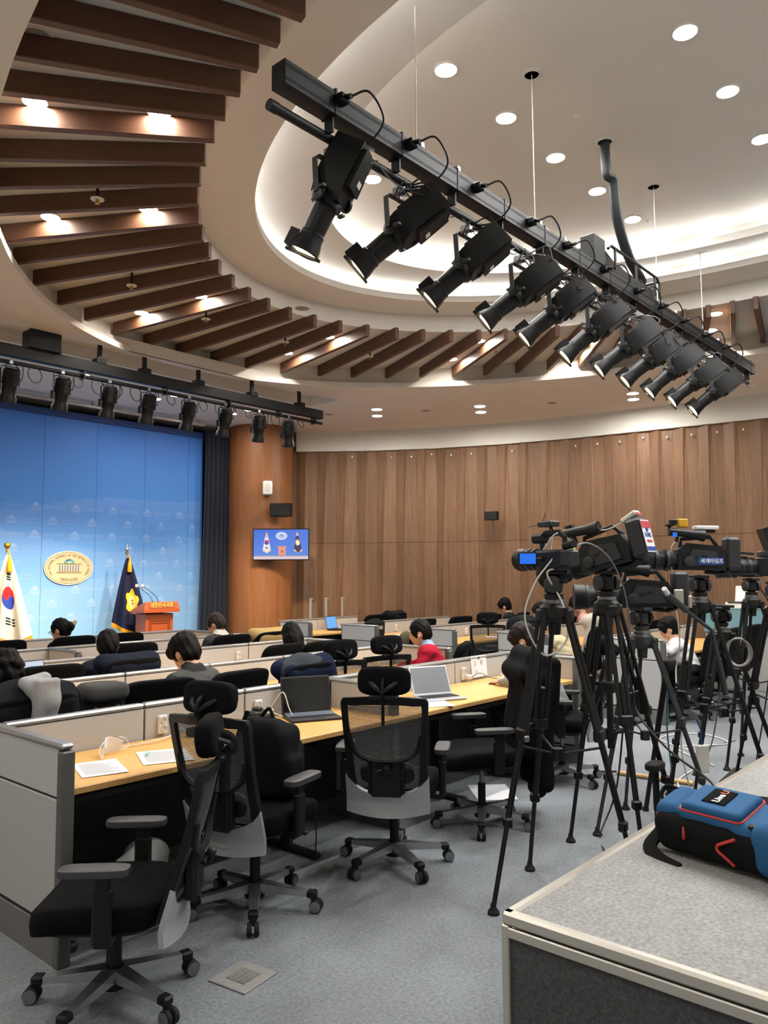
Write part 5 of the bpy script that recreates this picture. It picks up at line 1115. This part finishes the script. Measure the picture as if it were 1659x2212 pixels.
# -- B: shoulder camera tipped up, battery with sticker
CB = (4.32, 2.06)
tripod('broad black tripod with double tube legs under the shoulder camera', CB, 1.50, [(4.50, 2.43), (4.82, 1.85), (4.02, 1.74)], rz=-.6, crank=True)
def shoulder(label, loc, rz, tilt, sticker=None, pale=False):
    t = cam_root(label, loc, rz, tilt)
    b = B(); b.prism([(-.17, .0), (.16, .0), (.16, .14), (.10, .19), (-.14, .17), (-.17, .10)], -.055, .055, Matrix.Rotation(PI/2, 4, 'Z') @ Matrix.Rotation(PI/2, 4, 'X')); b.v = [(x, y, z) for x, y, z in b.v]; b.build('body', 'cam_black', t, 25)
    b = B(); b.prism([(-.12, .03), (.12, .03), (.10, .13), (-.06, .15)], 0, .012, Matrix.Translation((-.056, 0, 0)) @ Matrix.Rotation(PI/2, 4, 'Z') @ Matrix.Rotation(PI/2, 4, 'X') @ Matrix.Rotation(PI, 4, 'Y')); b.build('side_plate', 'cam_grey', t, 25)
    for k in range(3): B().box((-.07, -.02+.05*k, .10-.01*k), (.006, .03, .012)).build('switch', 'cam_black', t, 0)
    B().lathe([(.035, 0), (.035, .012), (.026, .016), (0, .014)], 18, Matrix.Translation((-.066, .09, .06)) @ Matrix.Rotation(-PI/2, 4, 'Y')).build('audio_dial', 'cam_grey', t)
    lens(t, .15, .07, [(.05, 0), (.055, .05), (.062, .06), (.064, .16), (.07, .17), (.074, .23), (.082, .24), (.084, .31)])
    B().box((.055, .22, .05), (.04, .13, .10), ch=.015).build('zoom_grip', 'cam_black', t)
    b = B(); b.tube([(0, .13, .16), (0, .12, .22), (0, -.08, .235), (0, -.13, .17)], .016, 8, flat=(.03, .022)); b.build('carry_handle', 'cam_black', t)
    b = B(); b.tube([(-.06, .22, .27), (-.06, .05, .25)], [.026, .03], 14); b.tube([(-.06, .06, .25), (-.06, -.02, .24)], [.03, .042], 14); vf = b.build('viewfinder', 'cam_black', t)
    B().lathe([(0, 0), (.026, .002)], 14, Matrix.Translation((-.06, -.022, .24)) @ Matrix.Rotation(PI/2, 4, 'X')).build('eyepiece', 'lens_glass', vf)
    b = B(); b.tube([(-.03, .16, .20), (-.05, .16, .25)], .012, 6); b.tube([(0, .20, .24), (0, .20, .31)], .012, 6); b.box((0, .20, .315), (.04, .05, .012)); b.build('accessory_arm', 'cam_black', t)
    b = B(); b.box((0, -.225, .12), (.115, .10, .23), ch=.018); bt = b.build('battery_pack', 'cam_grey', t)
    b = B(); b.tube([(0, -.05, -.01), (0, -.14, -.02), (0, -.2, .0)], .02, 6, flat=(.09, .03)); b.build('shoulder_pad', 'rubber', t)
    return t, bt
tB, bt = shoulder('black shoulder video camera tipped on its tripod with a news sticker on the battery', (CB[0]+.02, CB[1]-.02, 1.685), D_(-4), -.24)
B().box((0, -0.2770, .12), (.10, .003, .19)).build('sticker', 'sticker_white', bt, 0); B().box((0, -0.2790, .187), (.10, .003, .04)).build('sticker_red_band', 'sticker_red', bt, 0); B().box((0, -0.2790, .045), (.10, .003, .024)).build('sticker_blue_band', 'sticker_blue', bt, 0)
for tx, sz, z, c in (('KMS', .038, .125, 'sticker_blue'), ('NEWS', .022, .088, 'sticker_red')):
    o = obj('sticker_letters', text_mesh(tx, sz, c, 'sticker_letters', extrude=.0006, bold=.0006), bt); o.matrix_local = Matrix.Translation((0, -0.2795, z)) @ Matrix.Rotation(PI/2, 4, 'X')
B().lathe([(.014, 0), (.014, .003), (0, .003)], 16, Matrix.Translation((0, -0.2785, .158)) @ Matrix.Rotation(PI/2, 4, 'X')).build('sticker_roundel', 'sticker_blue', bt)
b = B(); b.box((0, -.20, .255), (.06, .11, .03), ch=.008, rx=-.3); tx_ = b.build('white_transmitter', 'white_plastic', tB)
B().box((0, -.257, .26), (.05, .002, .016), rx=-.3).build('transmitter_label', 'sticker_red', tx_, 0)
B().tube(spline([(0, -.15, .24), (-.03, -.06, .22), (-.05, .0, .235)]), .005, 6).build('white_lead', 'cable_white', tB)
cable('black_cable', 'grey cable sagging from the shoulder camera to the compact camcorder', [(3.72, 1.98, 1.78), (3.92, 1.97, 1.82), (4.16, 1.96, 1.74), (4.30, 1.94, 1.55), (4.34, 1.93, 1.30)], .005, 'cable_grey')
# -- C: shoulder camera with blue name sticker
CC_ = (5.62, 1.98)
tripod('black tripod under the camera with the blue sticker', CC_, 1.47, [(5.2, 2.1), (5.9, 2.36), (5.75, 1.55)], rz=-.7)
tC, bt = shoulder('black shoulder video camera with a blue name sticker on its side', (CC_[0], CC_[1], 1.675), D_(38), .02)
B().box((-.0715, -.06, .065), (.004, .17, .048)).build('side_sticker', 'sticker_blue', tC, 0)
o = obj('sticker_letters', text_mesh('세계타임즈', .034, 'sticker_white', 'sticker_letters', extrude=.0008, bold=.0008), tC); o.matrix_local = Matrix.Translation((-.0742, -.065, .063)) @ Matrix.Rotation(-PI/2, 4, 'Z') @ Matrix.Rotation(PI/2, 4, 'X')
for nm, c, d, m_ in (('white_transmitter', (0, -.05, .30), (.09, .16, .028), 'white_plastic'), ('transmitter_base', (0, -.05, .275), (.07, .12, .02), 'cam_black'), ('yellow_cover', (-.03, .12, .33), (.05, .07, .06), 'yellow'), ('light_panel', (-.05, .19, .335), (.05, .05, .04), 'cam_black')):
    B().box(c, d, ch=.006).build(nm, m_, tC)
B().box((-.09, .19, .245), (.004, .03, .03)).build('small_display', 'lcd_blue', tC, 0)
B().tube([(0, -.05, .235), (0, -.05, .28)], .01, 6).build('mount_arm', 'cam_black', tC)
cable('white_cable', 'long white cable hanging straight from the camera with the blue sticker', [(5.58, 2.06, 1.90), (5.50, 2.12, 1.84), (5.49, 2.12, 1.6), (5.53, 2.1, 1.2), (5.50, 2.12, 1.0), (5.44, 2.1, .9)], .005, 'cable_white')
# -- D: bare tripod with flat tray, E: small far camcorder, F: low camera and pan bar, G: hooded camera
tD = tripod('bare tripod with a flat black tray on its fluid head', (6.35, 2.08), 1.22, [(5.98, 2.2), (6.62, 2.42), (6.42, 1.66)], rz=-.75, m_='tri_black')
b = B(); b.box((6.35, 2.08, 1.40), (.06, .30, .02), rz=-.75, ch=.004); tag(b.build('camera_plate', 'cam_black'), 'long black sliding plate on the bare tripod head', 'camera plate')
CE = (7.28, 2.12)
tripod('slim tripod under the small camcorder by the pale desk screen', CE, 1.44, [(6.95, 2.28), (7.58, 2.36), (7.35, 1.72)], rz=-.75)
tE = cam_root('small black camcorder with short lens hood and top microphone', (CE[0], CE[1], 1.615), D_(38))
B().box((0, 0, .055), (.09, .19, .10), ch=.014).build('body', 'cam_black', tE); lens(tE, .09, .055, [(.045, 0), (.045, .07), (.05, .08), (.05, .13), (.058, .14), (.062, .2)])
b = B(); b.tube([(0, .08, .10), (0, .08, .16), (0, -.08, .16), (0, -.08, .1)], .014, 6); b.build('top_handle', 'cam_black', tE); b = B(); b.tube([(.02, .22, .17), (.02, .02, .17)], .016, 10); b.build('microphone', 'cam_black', tE)
b = B(); b.box((0, .03, .21), (.05, .12, .02), rx=.1); b.build('receiver', 'cam_black', tE); B().tube([(0, .09, .21), (0, .16, .26)], .002, 5).build('antenna', 'black_plastic', tE)
CF = (5.03, 2.16)
tripod('tripod with grey upper legs and a long angled pan bar', CF, 1.26, [(4.72, 2.36), (5.36, 2.46), (5.1, 1.72)], m_='tri_grey', rz=-.5)
tF, bt = shoulder('low black video camera half hidden between two tripods', (CF[0]+.02, CF[1]-.02, 1.43), D_(34), 0)
for nm, c, d in (('silver_pack', (-.075, -.20, .07), (.02, .06, .10)), ('white_pack', (-.075, -.27, .04), (.02, .022, .08))): B().box(c, d, ch=.006).build(nm, 'alu', tF)
b = B(); b.tube([(4.78, 1.90, 1.56), (4.84, 1.90, 1.52)], .016, 10); b.cur = 1; b.tube([(4.83, 1.90, 1.525), (5.02, 1.86, 1.42)], .02, 12); b.tube([(5.02, 1.86, 1.42), (5.30, 1.80, 1.28)], .012, 10); b.tube([(5.30, 1.80, 1.28), (5.34, 1.78, 1.10)], .014, 10); b.tube([(5.34, 1.78, 1.10), (5.40, 1.76, .86)], .02, 10)
tag(b.build('pan_bar', ['sticker_white', 'tri_grey']), 'angled grey pan bar with foam grips between the tripods', 'pan bar')
CG = (6.3, 1.66)
tripod('tall tripod carrying the hooded studio camera', CG, 1.42, [(5.95, 1.5), (6.7, 1.48), (6.4, 2.05)], rz=-.7)
tG = cam_root('studio camera with black monitor hood and white paper taped to it', (CG[0], CG[1], 1.62), D_(30))
B().box((0, 0, .08), (.14, .26, .14), ch=.01).build('body', 'cam_black', tG); B().box((0, 0, .175), (.13, .22, .045), ch=.008).build('rear_box', 'cam_grey', tG)
b = B(); b.prism([(-.13, .20), (.05, .20), (.10, .36), (-.02, .40), (-.11, .33)], -.09, .09, Matrix.Rotation(PI/2, 4, 'Z') @ Matrix.Rotation(PI/2, 4, 'X')); b.build('monitor_hood', 'cam_black', tG, 20)
B().box((0, -.12, .30), (.16, .004, .2), rx=-.25).build('taped_paper', 'paper', tG, 0); B().box((-.072, .03, .225), (.004, .05, .014)).build('strip_label', 'sticker_white', tG, 0); B().box((-.068, -.02, .17), (.004, .05, .02)).build('blue_mark', 'sticker_blue', tG, 0)
lens(tG, .13, .08, [(.05, 0), (.055, .1), (.06, .11), (.06, .2)])
t = thing('light_stand', 'slender brass-coloured stand pole with a taped paper beside the hooded camera', 'stand', (6.05, 1.60, 0))
B().tube([(0, 0, .02), (0, 0, 1.62)], .016, 10).build('pole', mat('brass_pole', 'a08a6a', .35, .6), t); B().lathe([(.14, 0), (.14, .02), (.03, .03)], 20).build('foot_plate', 'steel', t)
B().box((.0, -.02, .98), (.12, .004, .17), rz=-.7).build('taped_note', 'paper', t, 0); B().tube([(.02, .0, .45), (.02, 0, .78)], .02, 8).build('white_tube', 'white_plastic', t)
# monopods and spare legs among the tripods
for nm, l, p, q in (('monopod', 'single black monopod with a foam saddle standing at the platform edge', (4.62, 1.92, 0), (4.60, 1.92, .52)), ('monopod', 'thin black monopod leaning among the tripods', (5.42, 2.34, 0), (5.3, 2.1, 1.05))):
    t = thing(nm, l, 'monopod', p, 0, 'monopods'); d = Vector(q)-Vector(p)
    B().tube([(0, 0, 0), d*.55], .016, 10).build('lower_tube', 'tri_black', t); B().tube([d*.5, d], .02, 10).build('upper_tube', 'tri_black', t)
    B().sup(tuple(d), (.16, .09, .055), .6, .6, 16, 8).build('saddle', 'rubber', t); B().lathe([(.022, 0), (.022, .02), (.016, .03)], 10).build('foot', 'rubber', t)
# loose cables and clutter at the tripod feet
cable('black_cable', 'black cable running from a tripod onto the platform toward the blue bag', [(4.38, 1.95, 1.0), (4.35, 1.9, .85), (4.15, 1.65, .72), (3.9, 1.36, .66), (3.6, 1.22, .648), (3.47, 1.16, .648)], .006, 'cable_black')
for i, (pts, m_, l) in enumerate([([(4.42, 1.98, 1.2), (4.9, 2.3, .3), (4.72, 2.34, .012), (4.45, 2.18, .008), (4.2, 2.0, .008)], 'cable_black', 'black cable trailing down a tripod leg to the carpet'),
    ([(5.6, 2.1, .95), (5.75, 2.2, .4), (5.9, 2.2, .03), (6.3, 2.45, .008), (6.9, 2.5, .008)], 'cable_white', 'white cable falling to the carpet beside the crate'),
    ([(5.45, 2.15, 1.1), (5.5, 2.2, .6), (5.55, 2.2, .3), (5.8, 2.3, .02), (6.1, 2.5, .008)], mat('teal_cable', '3f7a92', .5) and 'teal_cable', 'teal cable running down between the tripods'),
    ([(6.4, 2.1, .9), (6.7, 2.3, .3), (7.0, 2.5, .02), (7.6, 2.7, .008), (8.2, 2.6, .008)], 'cable_grey', 'grey cable winding over the carpet under the bare tripod'),
    ([(7.0, 2.4, .01), (7.5, 2.9, .01), (8.0, 2.6, .01), (8.3, 3.0, .01), (7.8, 3.2, .01), (7.4, 2.7, .012)], 'cable_white', 'white cable coiled loosely on the carpet by the end panel'),
    ([(7.3, 2.1, 1.6), (7.42, 2.0, 1.3), (7.4, 2.05, .7), (7.5, 2.2, .02), (7.9, 2.3, .01)], 'cable_black', 'thin black cable hanging from the small camcorder')]):
    cable('cable', l, pts, .006, m_)
t = thing('cable_coil', 'coil of white cable hung on a tripod', 'cable', (6.02, 1.86, 1.08), .3)
for k in range(5): B().tube([(.02*k-.04, .09*math.cos(f+k)*(1-.06*k), .10*math.sin(f+k)) for f in ease(0, 2*PI, 20)], .006, 6).build('turn', 'cable_white' if k % 2 else 'cable_grey', t)
t = thing('power_strip', 'white power adapter pouch hanging on a blue strap from a tripod', 'adapter', (5.66, 2.02, .36))
B().box((0, 0, 0), (.09, .03, .19), ch=.006, rz=-.7).build('pouch', 'white_plastic', t); B().tube([(0, 0, .09), (-.01, 0, .2), (-.03, .02, .27)], .006, 6).build('strap', 'sticker_blue', t)
for dz in (-.03, .03): B().box((-.0, -.016, dz), (.086, .002, .003), rz=-.7).build('seam', 'alu', t, 0)
t = thing('wooden_rod', 'pale wooden rod lying on the carpet between the tripods', 'rod', (0, 0, 0)); B().tube([(6.22, 2.92, .02), (6.28, 2.32, .02)], .017, 10).build('shaft', mat('pine', 'd9b27a', .6, noise=12, amt=.1), t); B().tube([(6.2, 3.05, .01), (6.22, 2.90, .03)], .008, 8).build('hook', 'black_plastic', t)
t = thing('equipment_case', 'flat black equipment case lying on the carpet by the platform', 'case', (6.45, 1.95, 0), .1); B().box((0, 0, .05), (.5, .34, .10), ch=.012).build('shell', 'rubber', t); B().box((-.0, .172, .06), (.12, .012, .02), ch=.004).build('handle', 'steel', t)
t = thing('paper_sheet', 'white paper fallen on the carpet under the coat chair', 'paper', (5.12, 3.42, .001), .6); B().box((0, 0, .001), (.42, .30, .002), rz=.2).build('sheet', 'paper', t, 0)
# ================================================================ THINGS ON DESKS AND PLATFORM
DZ = .731
mat('ink', '9a9aa0', .8); mat('laptop_grey', '6f7783', .4, .4); mat('laptop_silver', 'b9bcc2', .35, .6); mat('key', '1d1f22', .6); mat('screen_dark', '0a0c0f', .12, spec=.8); mat('screen_matte', '6e7478', .45)
def sheet(label, c, rz, w=.21, h=.297, lines=14, group='papers on the desks', z=DZ):
    t = thing('paper_sheet', label, 'paper', (*c, z), rz, group)
    B().slab(lambda u, v: ((u-.5)*w, (v-.5)*h, .002+.004*(u*u+v*v)*.5), 6, 6, .0008).build('sheet', 'paper', t, 80)
    b = B(); rnd = random.Random(int(c[0]*100))
    for k in range(lines):
        y = h*.36-k*h*.72/max(1, lines-1); L = w*rnd.uniform(.55, .8) if k else w*.4
        b.slab(lambda u, v: (-w*.4+L*u, y+.004*(v-.5), .0034+.004*(((-w*.4+L*u)/w+.5)**2+((y)/h+.5)**2)*.5), 4, 1, .0004)
    o = b.build('printed_lines', 'ink', t, 0); o['kind'] = 'stuff'; return t
sheet('printed page lying next to the white face mask', (1.985, 3.58), -.32); sheet('printed page under the green pen', (2.33, 3.555), -.42, .25, .30)
sheet('blank sheet half under the silver laptop', (4.52, 3.50), -.6, lines=3); sheet('white sheet at the end of the worktop beside the taped notice', (6.05, 3.75), .2, lines=4)
t = thing('pen', 'slim pale green pen on the printed page', 'pen', (2.30, 3.66, DZ+.012), .9); B().tube([(-.06, 0, 0), (.06, 0, 0)], .004, 8).build('barrel', mat('mint', '7fd1b4', .4), t); B().tube([(.06, 0, 0), (.075, 0, 0)], [.004, .001], 8).build('tip', 'steel', t)
t = thing('face_mask', 'white folded face mask on the worktop by the partition', 'mask', (2.17, 3.80, DZ), .5)
B().slab(lambda u, v: ((u-.5)*.16, .045*math.sin(u*PI)-.02*v, .006+.085*v*(.6+.4*math.sin(u*PI))), 14, 8, .003).build('shell', 'paper', t, 80)
for s in (-1, 1): B().tube(spline([(s*.07, 0, .08), (s*.12, -.01, .06), (s*.13, -.02, .02), (s*.07, 0, .012)]), .002, 5).build('ear_loop', 'paper', t)
def laptop(label, c, rz, ang, base, scr, w=.33, d=.225):
    t = thing('laptop', label, 'laptop', (*c, DZ), rz, 'open laptops')
    o = B().box((0, 0, .009), (w, d, .016), ch=.004).build('base', base, t)
    kb = B().box((0, .02, .0178), (w*.9, d*.52, .001)).build('keyboard_well', 'key', o, 0)
    for r in range(5):
        b = B()
        for k in range(13): b.box((-w*.41+w*.82*k/12, .02+d*.21-r*d*.105, .0195), (w*.055, d*.08, .003))
        q = b.build('key_row', 'key', o, 0); q['kind'] = 'stuff'
    B().box((0, -d*.34, .0177), (w*.3, d*.24, .001)).build('touchpad', base, o, 0)
    l = B().box((0, 0, d*.5), (w, .008, d), ch=.003).build('lid', base, t); l.location = (0, d*.48, .016); l.rotation_euler.x = -ang
    B().box((0, -.0045, d*.51), (w*.94, .001, d*.88)).build('display', scr, l, 0); return t
t = laptop('dark laptop with black screen standing open on a grey keyboard cover', (3.56, 3.76), -.46, .22, 'key', 'screen_dark', .34, .24)
B().box((0, .035, .021), (.32, .10, .006), rx=.10).build('grey_panel', 'laptop_grey', t)
laptop('silver laptop with dull grey screen open on the worktop', (4.72, 3.60), -.40, .42, 'laptop_silver', 'screen_matte')
t = thing('charger', 'white square charger plugged below the outlet by the dark laptop', 'charger', (3.36, 3.96, DZ), .2); B().box((0, -.0, .035), (.055, .06, .065), ch=.008).build('brick', 'white_plastic', t); B().tube(spline([(.02, -.03, .04), (.07, -.06, .012), (.12, -.04, .006), (.12, .0, .006)]), .003, 5).build('lead', 'cable_white', t)
tag(B().tube(spline([(3.40, 3.98, .80), (3.43, 3.90, .90), (3.45, 3.86, .80), (3.47, 3.84, .735)]), .004, 6).build('white_cable', 'cable_white'), 'white lead curving from the outlet behind the dark laptop', 'cable')
t = thing('photo_camera', 'black photo camera lying next to the white charger', 'camera', (3.17, 3.84, DZ), .3); B().box((0, 0, .05), (.14, .06, .09), ch=.014).build('body', 'cam_black', t); B().tube([(0, -.03, .045), (0, -.10, .045)], .036, 16).build('lens', 'cam_black', t); B().box((0, 0, .10), (.06, .05, .03), ch=.008).build('prism', 'cam_black', t)
B().tube(spline([(-.07, 0, .08), (-.12, -.04, .03), (-.06, -.09, .01), (.02, -.13, .01)]), .008, 4, flat=(.02, .003)).build('strap', 'black_fabric', t, 0)
t = thing('pouch', 'small black pouch with yellow stripe beside the outlet cable', 'pouch', (2.74, 3.88, DZ), .1); B().sup((0, 0, .025), (.10, .06, .05), .4, .4, 18, 8).build('case', 'black_fabric', t, 80); B().box((0, -.03, .025), (.05, .004, .016)).build('stripe', 'yellow', t, 0)
tag(B().tube(spline([(2.25, 3.93, .737), (2.35, 3.90, .737), (2.48, 3.88, .745), (2.62, 3.92, .75), (2.70, 3.96, .77), (2.71, 3.90, .74)]), .004, 6).build('white_cable', 'cable_white'), 'white cable lying along the partition behind the printed page', 'cable')
t = thing('usb_adapter', 'small orange and white adapter on the worktop corner', 'adapter', (1.84, 3.60, DZ), .8); B().box((0, 0, .008), (.05, .03, .016), ch=.004).build('case', 'white_plastic', t); B().box((0, 0, .017), (.04, .022, .003)).build('orange_top', mat('orange', 'd0641c', .5), t, 0)
B().tube(spline([(0, .015, .01), (0, .06, .05), (-.02, .10, .06), (-.05, .12, .01)]), .003, 5).build('lead', 'cable_black', t)
t = thing('notice_paper', 'white notice sheet with handwriting and a green magnet on the partition', 'notice', (5.84, 4.03, .75), 0)
B().slab(lambda u, v: ((u-.5)*.24, -.006-.03*(1-v)*.5, .0+.185*v), 4, 4, .001).build('sheet', 'paper', t, 80); B().lathe([(.011, 0), (.011, .006), (0, .006)], 14, Matrix.Translation((0, -.008, .165)) @ Matrix.Rotation(PI/2, 4, 'X')).build('magnet', mat('green_dot', '1d6b3c', .5), t)
for tx, p in (('2', (-.06, .12)), ('片', (.04, .12)), ('>', (-.05, .045))):
    o = obj('handwriting', text_mesh(tx, .055, 'ink', 'handwriting', extrude=.0003), t); o.matrix_local = Matrix.Translation((p[0], -.0245+.08*p[1], p[1])) @ Matrix.Rotation(PI/2-.08, 4, 'X') @ Matrix.Rotation(-.2, 4, 'Z')
t = thing('charger', 'white plug adapter in the outlet next to the notice sheet', 'charger', (5.64, 3.985, .77), 0); B().box((0, 0, .0), (.05, .05, .04), ch=.008).build('brick', 'white_plastic', t); B().tube(spline([(.0, -.03, 0), (.08, -.06, .03), (.2, -.1, -.02), (.3, -.2, -.03), (.4, -.3, -.035)]), .003, 5).build('lead', 'cable_black', t)
for i, (p, l) in enumerate([((4.98, 3.86), 'white cable tangle behind the silver laptop'), ((3.98, 3.80), 'short cable and adapter beside the dark laptop'), ((6.1, 3.92), 'cable tangle beyond the taped notice')]):
    t = thing('cable_tangle', l, 'cable', (*p, DZ)); b = B(); rnd = random.Random(i)
    b.tube(spline([(rnd.uniform(-.1, .1), rnd.uniform(-.06, .06), .006+.01*(k % 3)) for k in range(9)]), .003, 5); b.build('lead', 'cable_white' if i != 1 else 'cable_grey', t)
t = thing('bottle', 'pale plastic bottle with cap on the desk before the person in red', 'bottle', (5.62, 5.05, DZ)); B().lathe([(0, 0), (.036, .002), (.038, .02), (.038, .13), (.03, .155), (.014, .165)], 20).build('body', mat('cream_plastic', 'ddd3b4', .4), t); B().lathe([(.017, .165), (.017, .19), (.008, .195), (.007, .21), (0, .212)], 14).build('cap', 'white_plastic', t)
t = thing('folder', 'orange folder leaning on the partition behind a headrest', 'folder', (5.05, 5.28, DZ), 0); B().box((0, .02, .10), (.26, .012, .20), rx=-.15).build('cover', mat('orange_card', 'c9804a', .7), t, 0); B().box((0, .03, .10), (.25, .008, .19), rx=-.15).build('pages', 'paper', t, 0)
laptop('laptop with a bright white page beside the man in navy', (2.98, 6.42), .1, .3, 'key', emis('lcd_white', (.75, .82, .95), .8))
laptop('laptop with blue picture on the desk under the metal poles', (9.55, 9.45), .2, .25, 'key', emis('lcd_sky', (.18, .45, .85), 1.0))
t = garment('camera_case', 'black and grey camera case standing on a worktop across the aisle', 'case', (8.85, 7.98, DZ), .2, [rbx((0, 0, .12), (.17, .10, .12), .04, 0, .02), rbx((0, 0, .24), (.10, .06, .03), .02, 0, .02)], ['1d1d1c'], .011, (.003, 30, 9)); B().box((0, -.105, .14), (.14, .01, .05), ch=.004).build('label', 'alu', t)
garment('bag', 'olive patterned bag slumped on a chair by the black case', 'bag', (9.02, 7.50, .50), .3, [elp((0, 0, .16), (.18, .13, .17), 0, .03)], ['5c5846'], .012, (.008, 30, 14))
for i, (x, y) in enumerate([(9.3, 7.85), (9.9, 6.5), (10.4, 6.55), (9.6, 5.2), (10.3, 7.95), (4.9, 5.1), (4.4, 5.05), (5.0, 6.45)]):
    sheet('loose white sheet on a desk across the aisle' if x > 8 else 'loose white sheet by the headrest chairs', (x, y), i*.7, lines=6, group='papers on the far desks')
# counter screen with printer by the far right of the panelled wall
t = thing('counter', 'pale counter with a blue-green screen panel along the panelled wall', 'counter', (12.05, 3.0, 0), 0)
B().box((0, -.2, .52), (.5, 2.6, 1.04), ch=.01).build('cabinet', 'panel_low', t); B().box((-.27, -.2, .98), (.03, 2.6, .34)).build('screen_panel', mat('teal_panel', '6f9aa8', .7), t, 0); B().box((-.2, -.2, 1.165), (.20, 2.66, .03), ch=.004).build('top', 'white_paint', t)
B().box((-.27, -1.52, .60), (.04, .05, 1.16)).build('post', 'alu', t, 0)
t = thing('printer', 'white printer with raised paper tray on the counter', 'printer', (12.0, 3.6, 1.04), 0); B().box((0, 0, .10), (.38, .42, .20), ch=.015).build('body', 'white_plastic', t); B().box((.12, 0, .30), (.03, .30, .26), ry=.25).build('paper_tray', 'white_plastic', t, 0); B().box((-.16, 0, .20), (.1, .34, .02), ch=.004).build('panel', 'cam_grey', t)
t = thing('file_box', 'grey box with yellow tag on the counter', 'box', (12.0, 2.65, 1.04), 0); B().box((0, 0, .13), (.24, .36, .26), ch=.006).build('box', 'tri_grey', t); B().box((-.0, .2, .13), (.22, .05, .24)).build('tag', mat('pale_yellow', 'e0d77a', .7), t, 0)
# blue camera bag on the platform ----------------------------------------------------------
t = thing('camera_bag', 'blue and black camera bag with red piping and a logo patch on the platform', 'bag', (2.93, .93, PZ+.03), D_(-101)); t.rotation_euler.x = .24
mat('bag_blue', '1a5685', .85, noise=220, amt=.15, bump=.15); mat('bag_black', '101112', .9, noise=300, amt=.5, bump=.3, spec=.2); mat('bag_red', 'c23a32', .55)
def wr(G): return .002*np.sin(G[..., 0]*60)*np.sin(G[..., 2]*45+G[..., 1]*30)
sdf('lower_body', [rbx((-.03, 0, .072), (.235, .115, .072), .045, 0, .015)], ['bag_black'], .007, (), wr, t)
sdf('lid', [rbx((-.215, .012, .122), (.052, .094, .046), .036, 0, .012), rbx((-.05, .015, .130), (.12, .099, .046), .03, 0, .012), rbx((.10, .01, .112), (.075, .106, .052), .04, 0, .02)], ['bag_blue'], .006, (), None, t)
sdf('end_section', [rbx((.20, 0, .095), (.10, .127, .094), .06, 0, .02)], ['bag_blue'], .007, (), wr, t)
sdf('front_pocket', [rbx((-.045, .015, .172), (.112, .088, .018), .016, 0, .01)], ['bag_blue'], .006, (), None, t)
sdf('end_pocket', [rbx((.225, .015, .175), (.062, .085, .03), .028, 0, .01)], ['bag_blue'], .006, (), None, t)
def loop_pipe(cx, cy, z, hx, hy, r=.02): 
    return [(cx+(hx-r)*a+r*math.cos(f), cy+(hy-r)*b_+r*math.sin(f), z) for a, b_, f0 in ((1, 1, 0), (-1, 1, PI/2), (-1, -1, PI), (1, -1, 1.5*PI)) for f in ease(f0, f0+PI/2, 5)]
for p in (loop_pipe(-.045, .015, .166, .116, .092), loop_pipe(.225, .015, .168, .066, .089, .028)): B().tube(p+[p[0]], .004, 6).build('piping', 'bag_red', t)
B().tube(spline([(-.268, -.04, .10), (-.255, -.075, .125), (-.225, -.085, .13), (-.18, -.087, .13), (-.165, -.087, .125)]), .004, 6).build('piping', 'bag_red', t)
B().box((-.05, .02, .1925), (.085, .10, .004), ch=.001).build('logo_patch', 'black_fabric', t)
for tx, dy, m_ in (('Live', -.012, 'sticker_white'), ('U', .036, 'orange')):
    o = obj('logo_letters', text_mesh(tx, .036, m_, 'logo_letters', extrude=.0008, bold=.001), t); o.matrix_local = Matrix.Translation((-.045, .018+dy, .1952)) @ Matrix.Rotation(PI/2, 4, 'Z')
B().tube(spline([(-.13, -.108, .12), (-.127, -.119, .10), (-.13, -.119, .08)]), .005, 6).build('zip_pull', 'bag_red', t)
B().tube(spline([(.06, -.112, .125), (.01, -.118, .10), (-.005, -.119, .088), (-.005, -.119, .072), (.01, -.119, .06), (.03, -.118, .045), (.045, -.116, .03)]), .0055, 6).build('elastic_cord', 'bag_red', t)
B().tube(spline([(-.2, .10, .11), (-.15, .17, .10), (-.0, .26, .075), (.02, .30, .06)]), .02, 4, flat=(.075, .014)).build('shoulder_strap', 'bag_black', t, 0)
B().tube(spline([(-.26, -.06, .05), (-.27, -.13, .02), (-.20, -.18, .012), (-.12, -.20, .010)]), .02, 4, flat=(.05, .012)).build('waist_strap', 'bag_black', t, 0)
B().tube(spline([(-.27, .02, .03), (-.31, .0, .02), (-.30, -.05, .015), (-.26, -.07, .02)]), .012, 6, flat=(.03, .02)).build('buckle_strap', 'black_plastic', t)
B().tube(spline([(-.24, .06, .16), (-.28, .05, .17), (-.29, .02, .15), (-.27, .0, .13)]), .008, 6).build('grab_loop', 'bag_black', t)
B().sup((.115, -.075, .165), (.04, .022, .016), .5, .5, 10, 6).build('clip', 'black_plastic', t); B().sup((.14, .085, .17), (.04, .022, .016), .5, .5, 10, 6).build('clip', 'black_plastic', t)
B().tube(spline([(.30, -.10, .12), (.305, -.04, .16), (.305, .03, .165), (.30, .09, .13)]), .01, 6).build('end_handle', 'bag_blue', t)

t = garment('carrier_bag', 'crumpled white carrier bag on the carpet under the worktop', 'bag', (2.25, 3.62, 0), .4, [rbx((0, 0, .13), (.14, .09, .13), .04, 0, .02), elp((.02, 0, .26), (.12, .07, .05), 0, .03)], ['c9c8c4'], .012, (.010, 34, 22))
for s_ in (-.05, .05): B().tube(spline([(s_, -.03, .28), (s_*.6, 0, .34), (s_, .03, .28)]), .005, 5).build('handle', 'white_plastic', t)
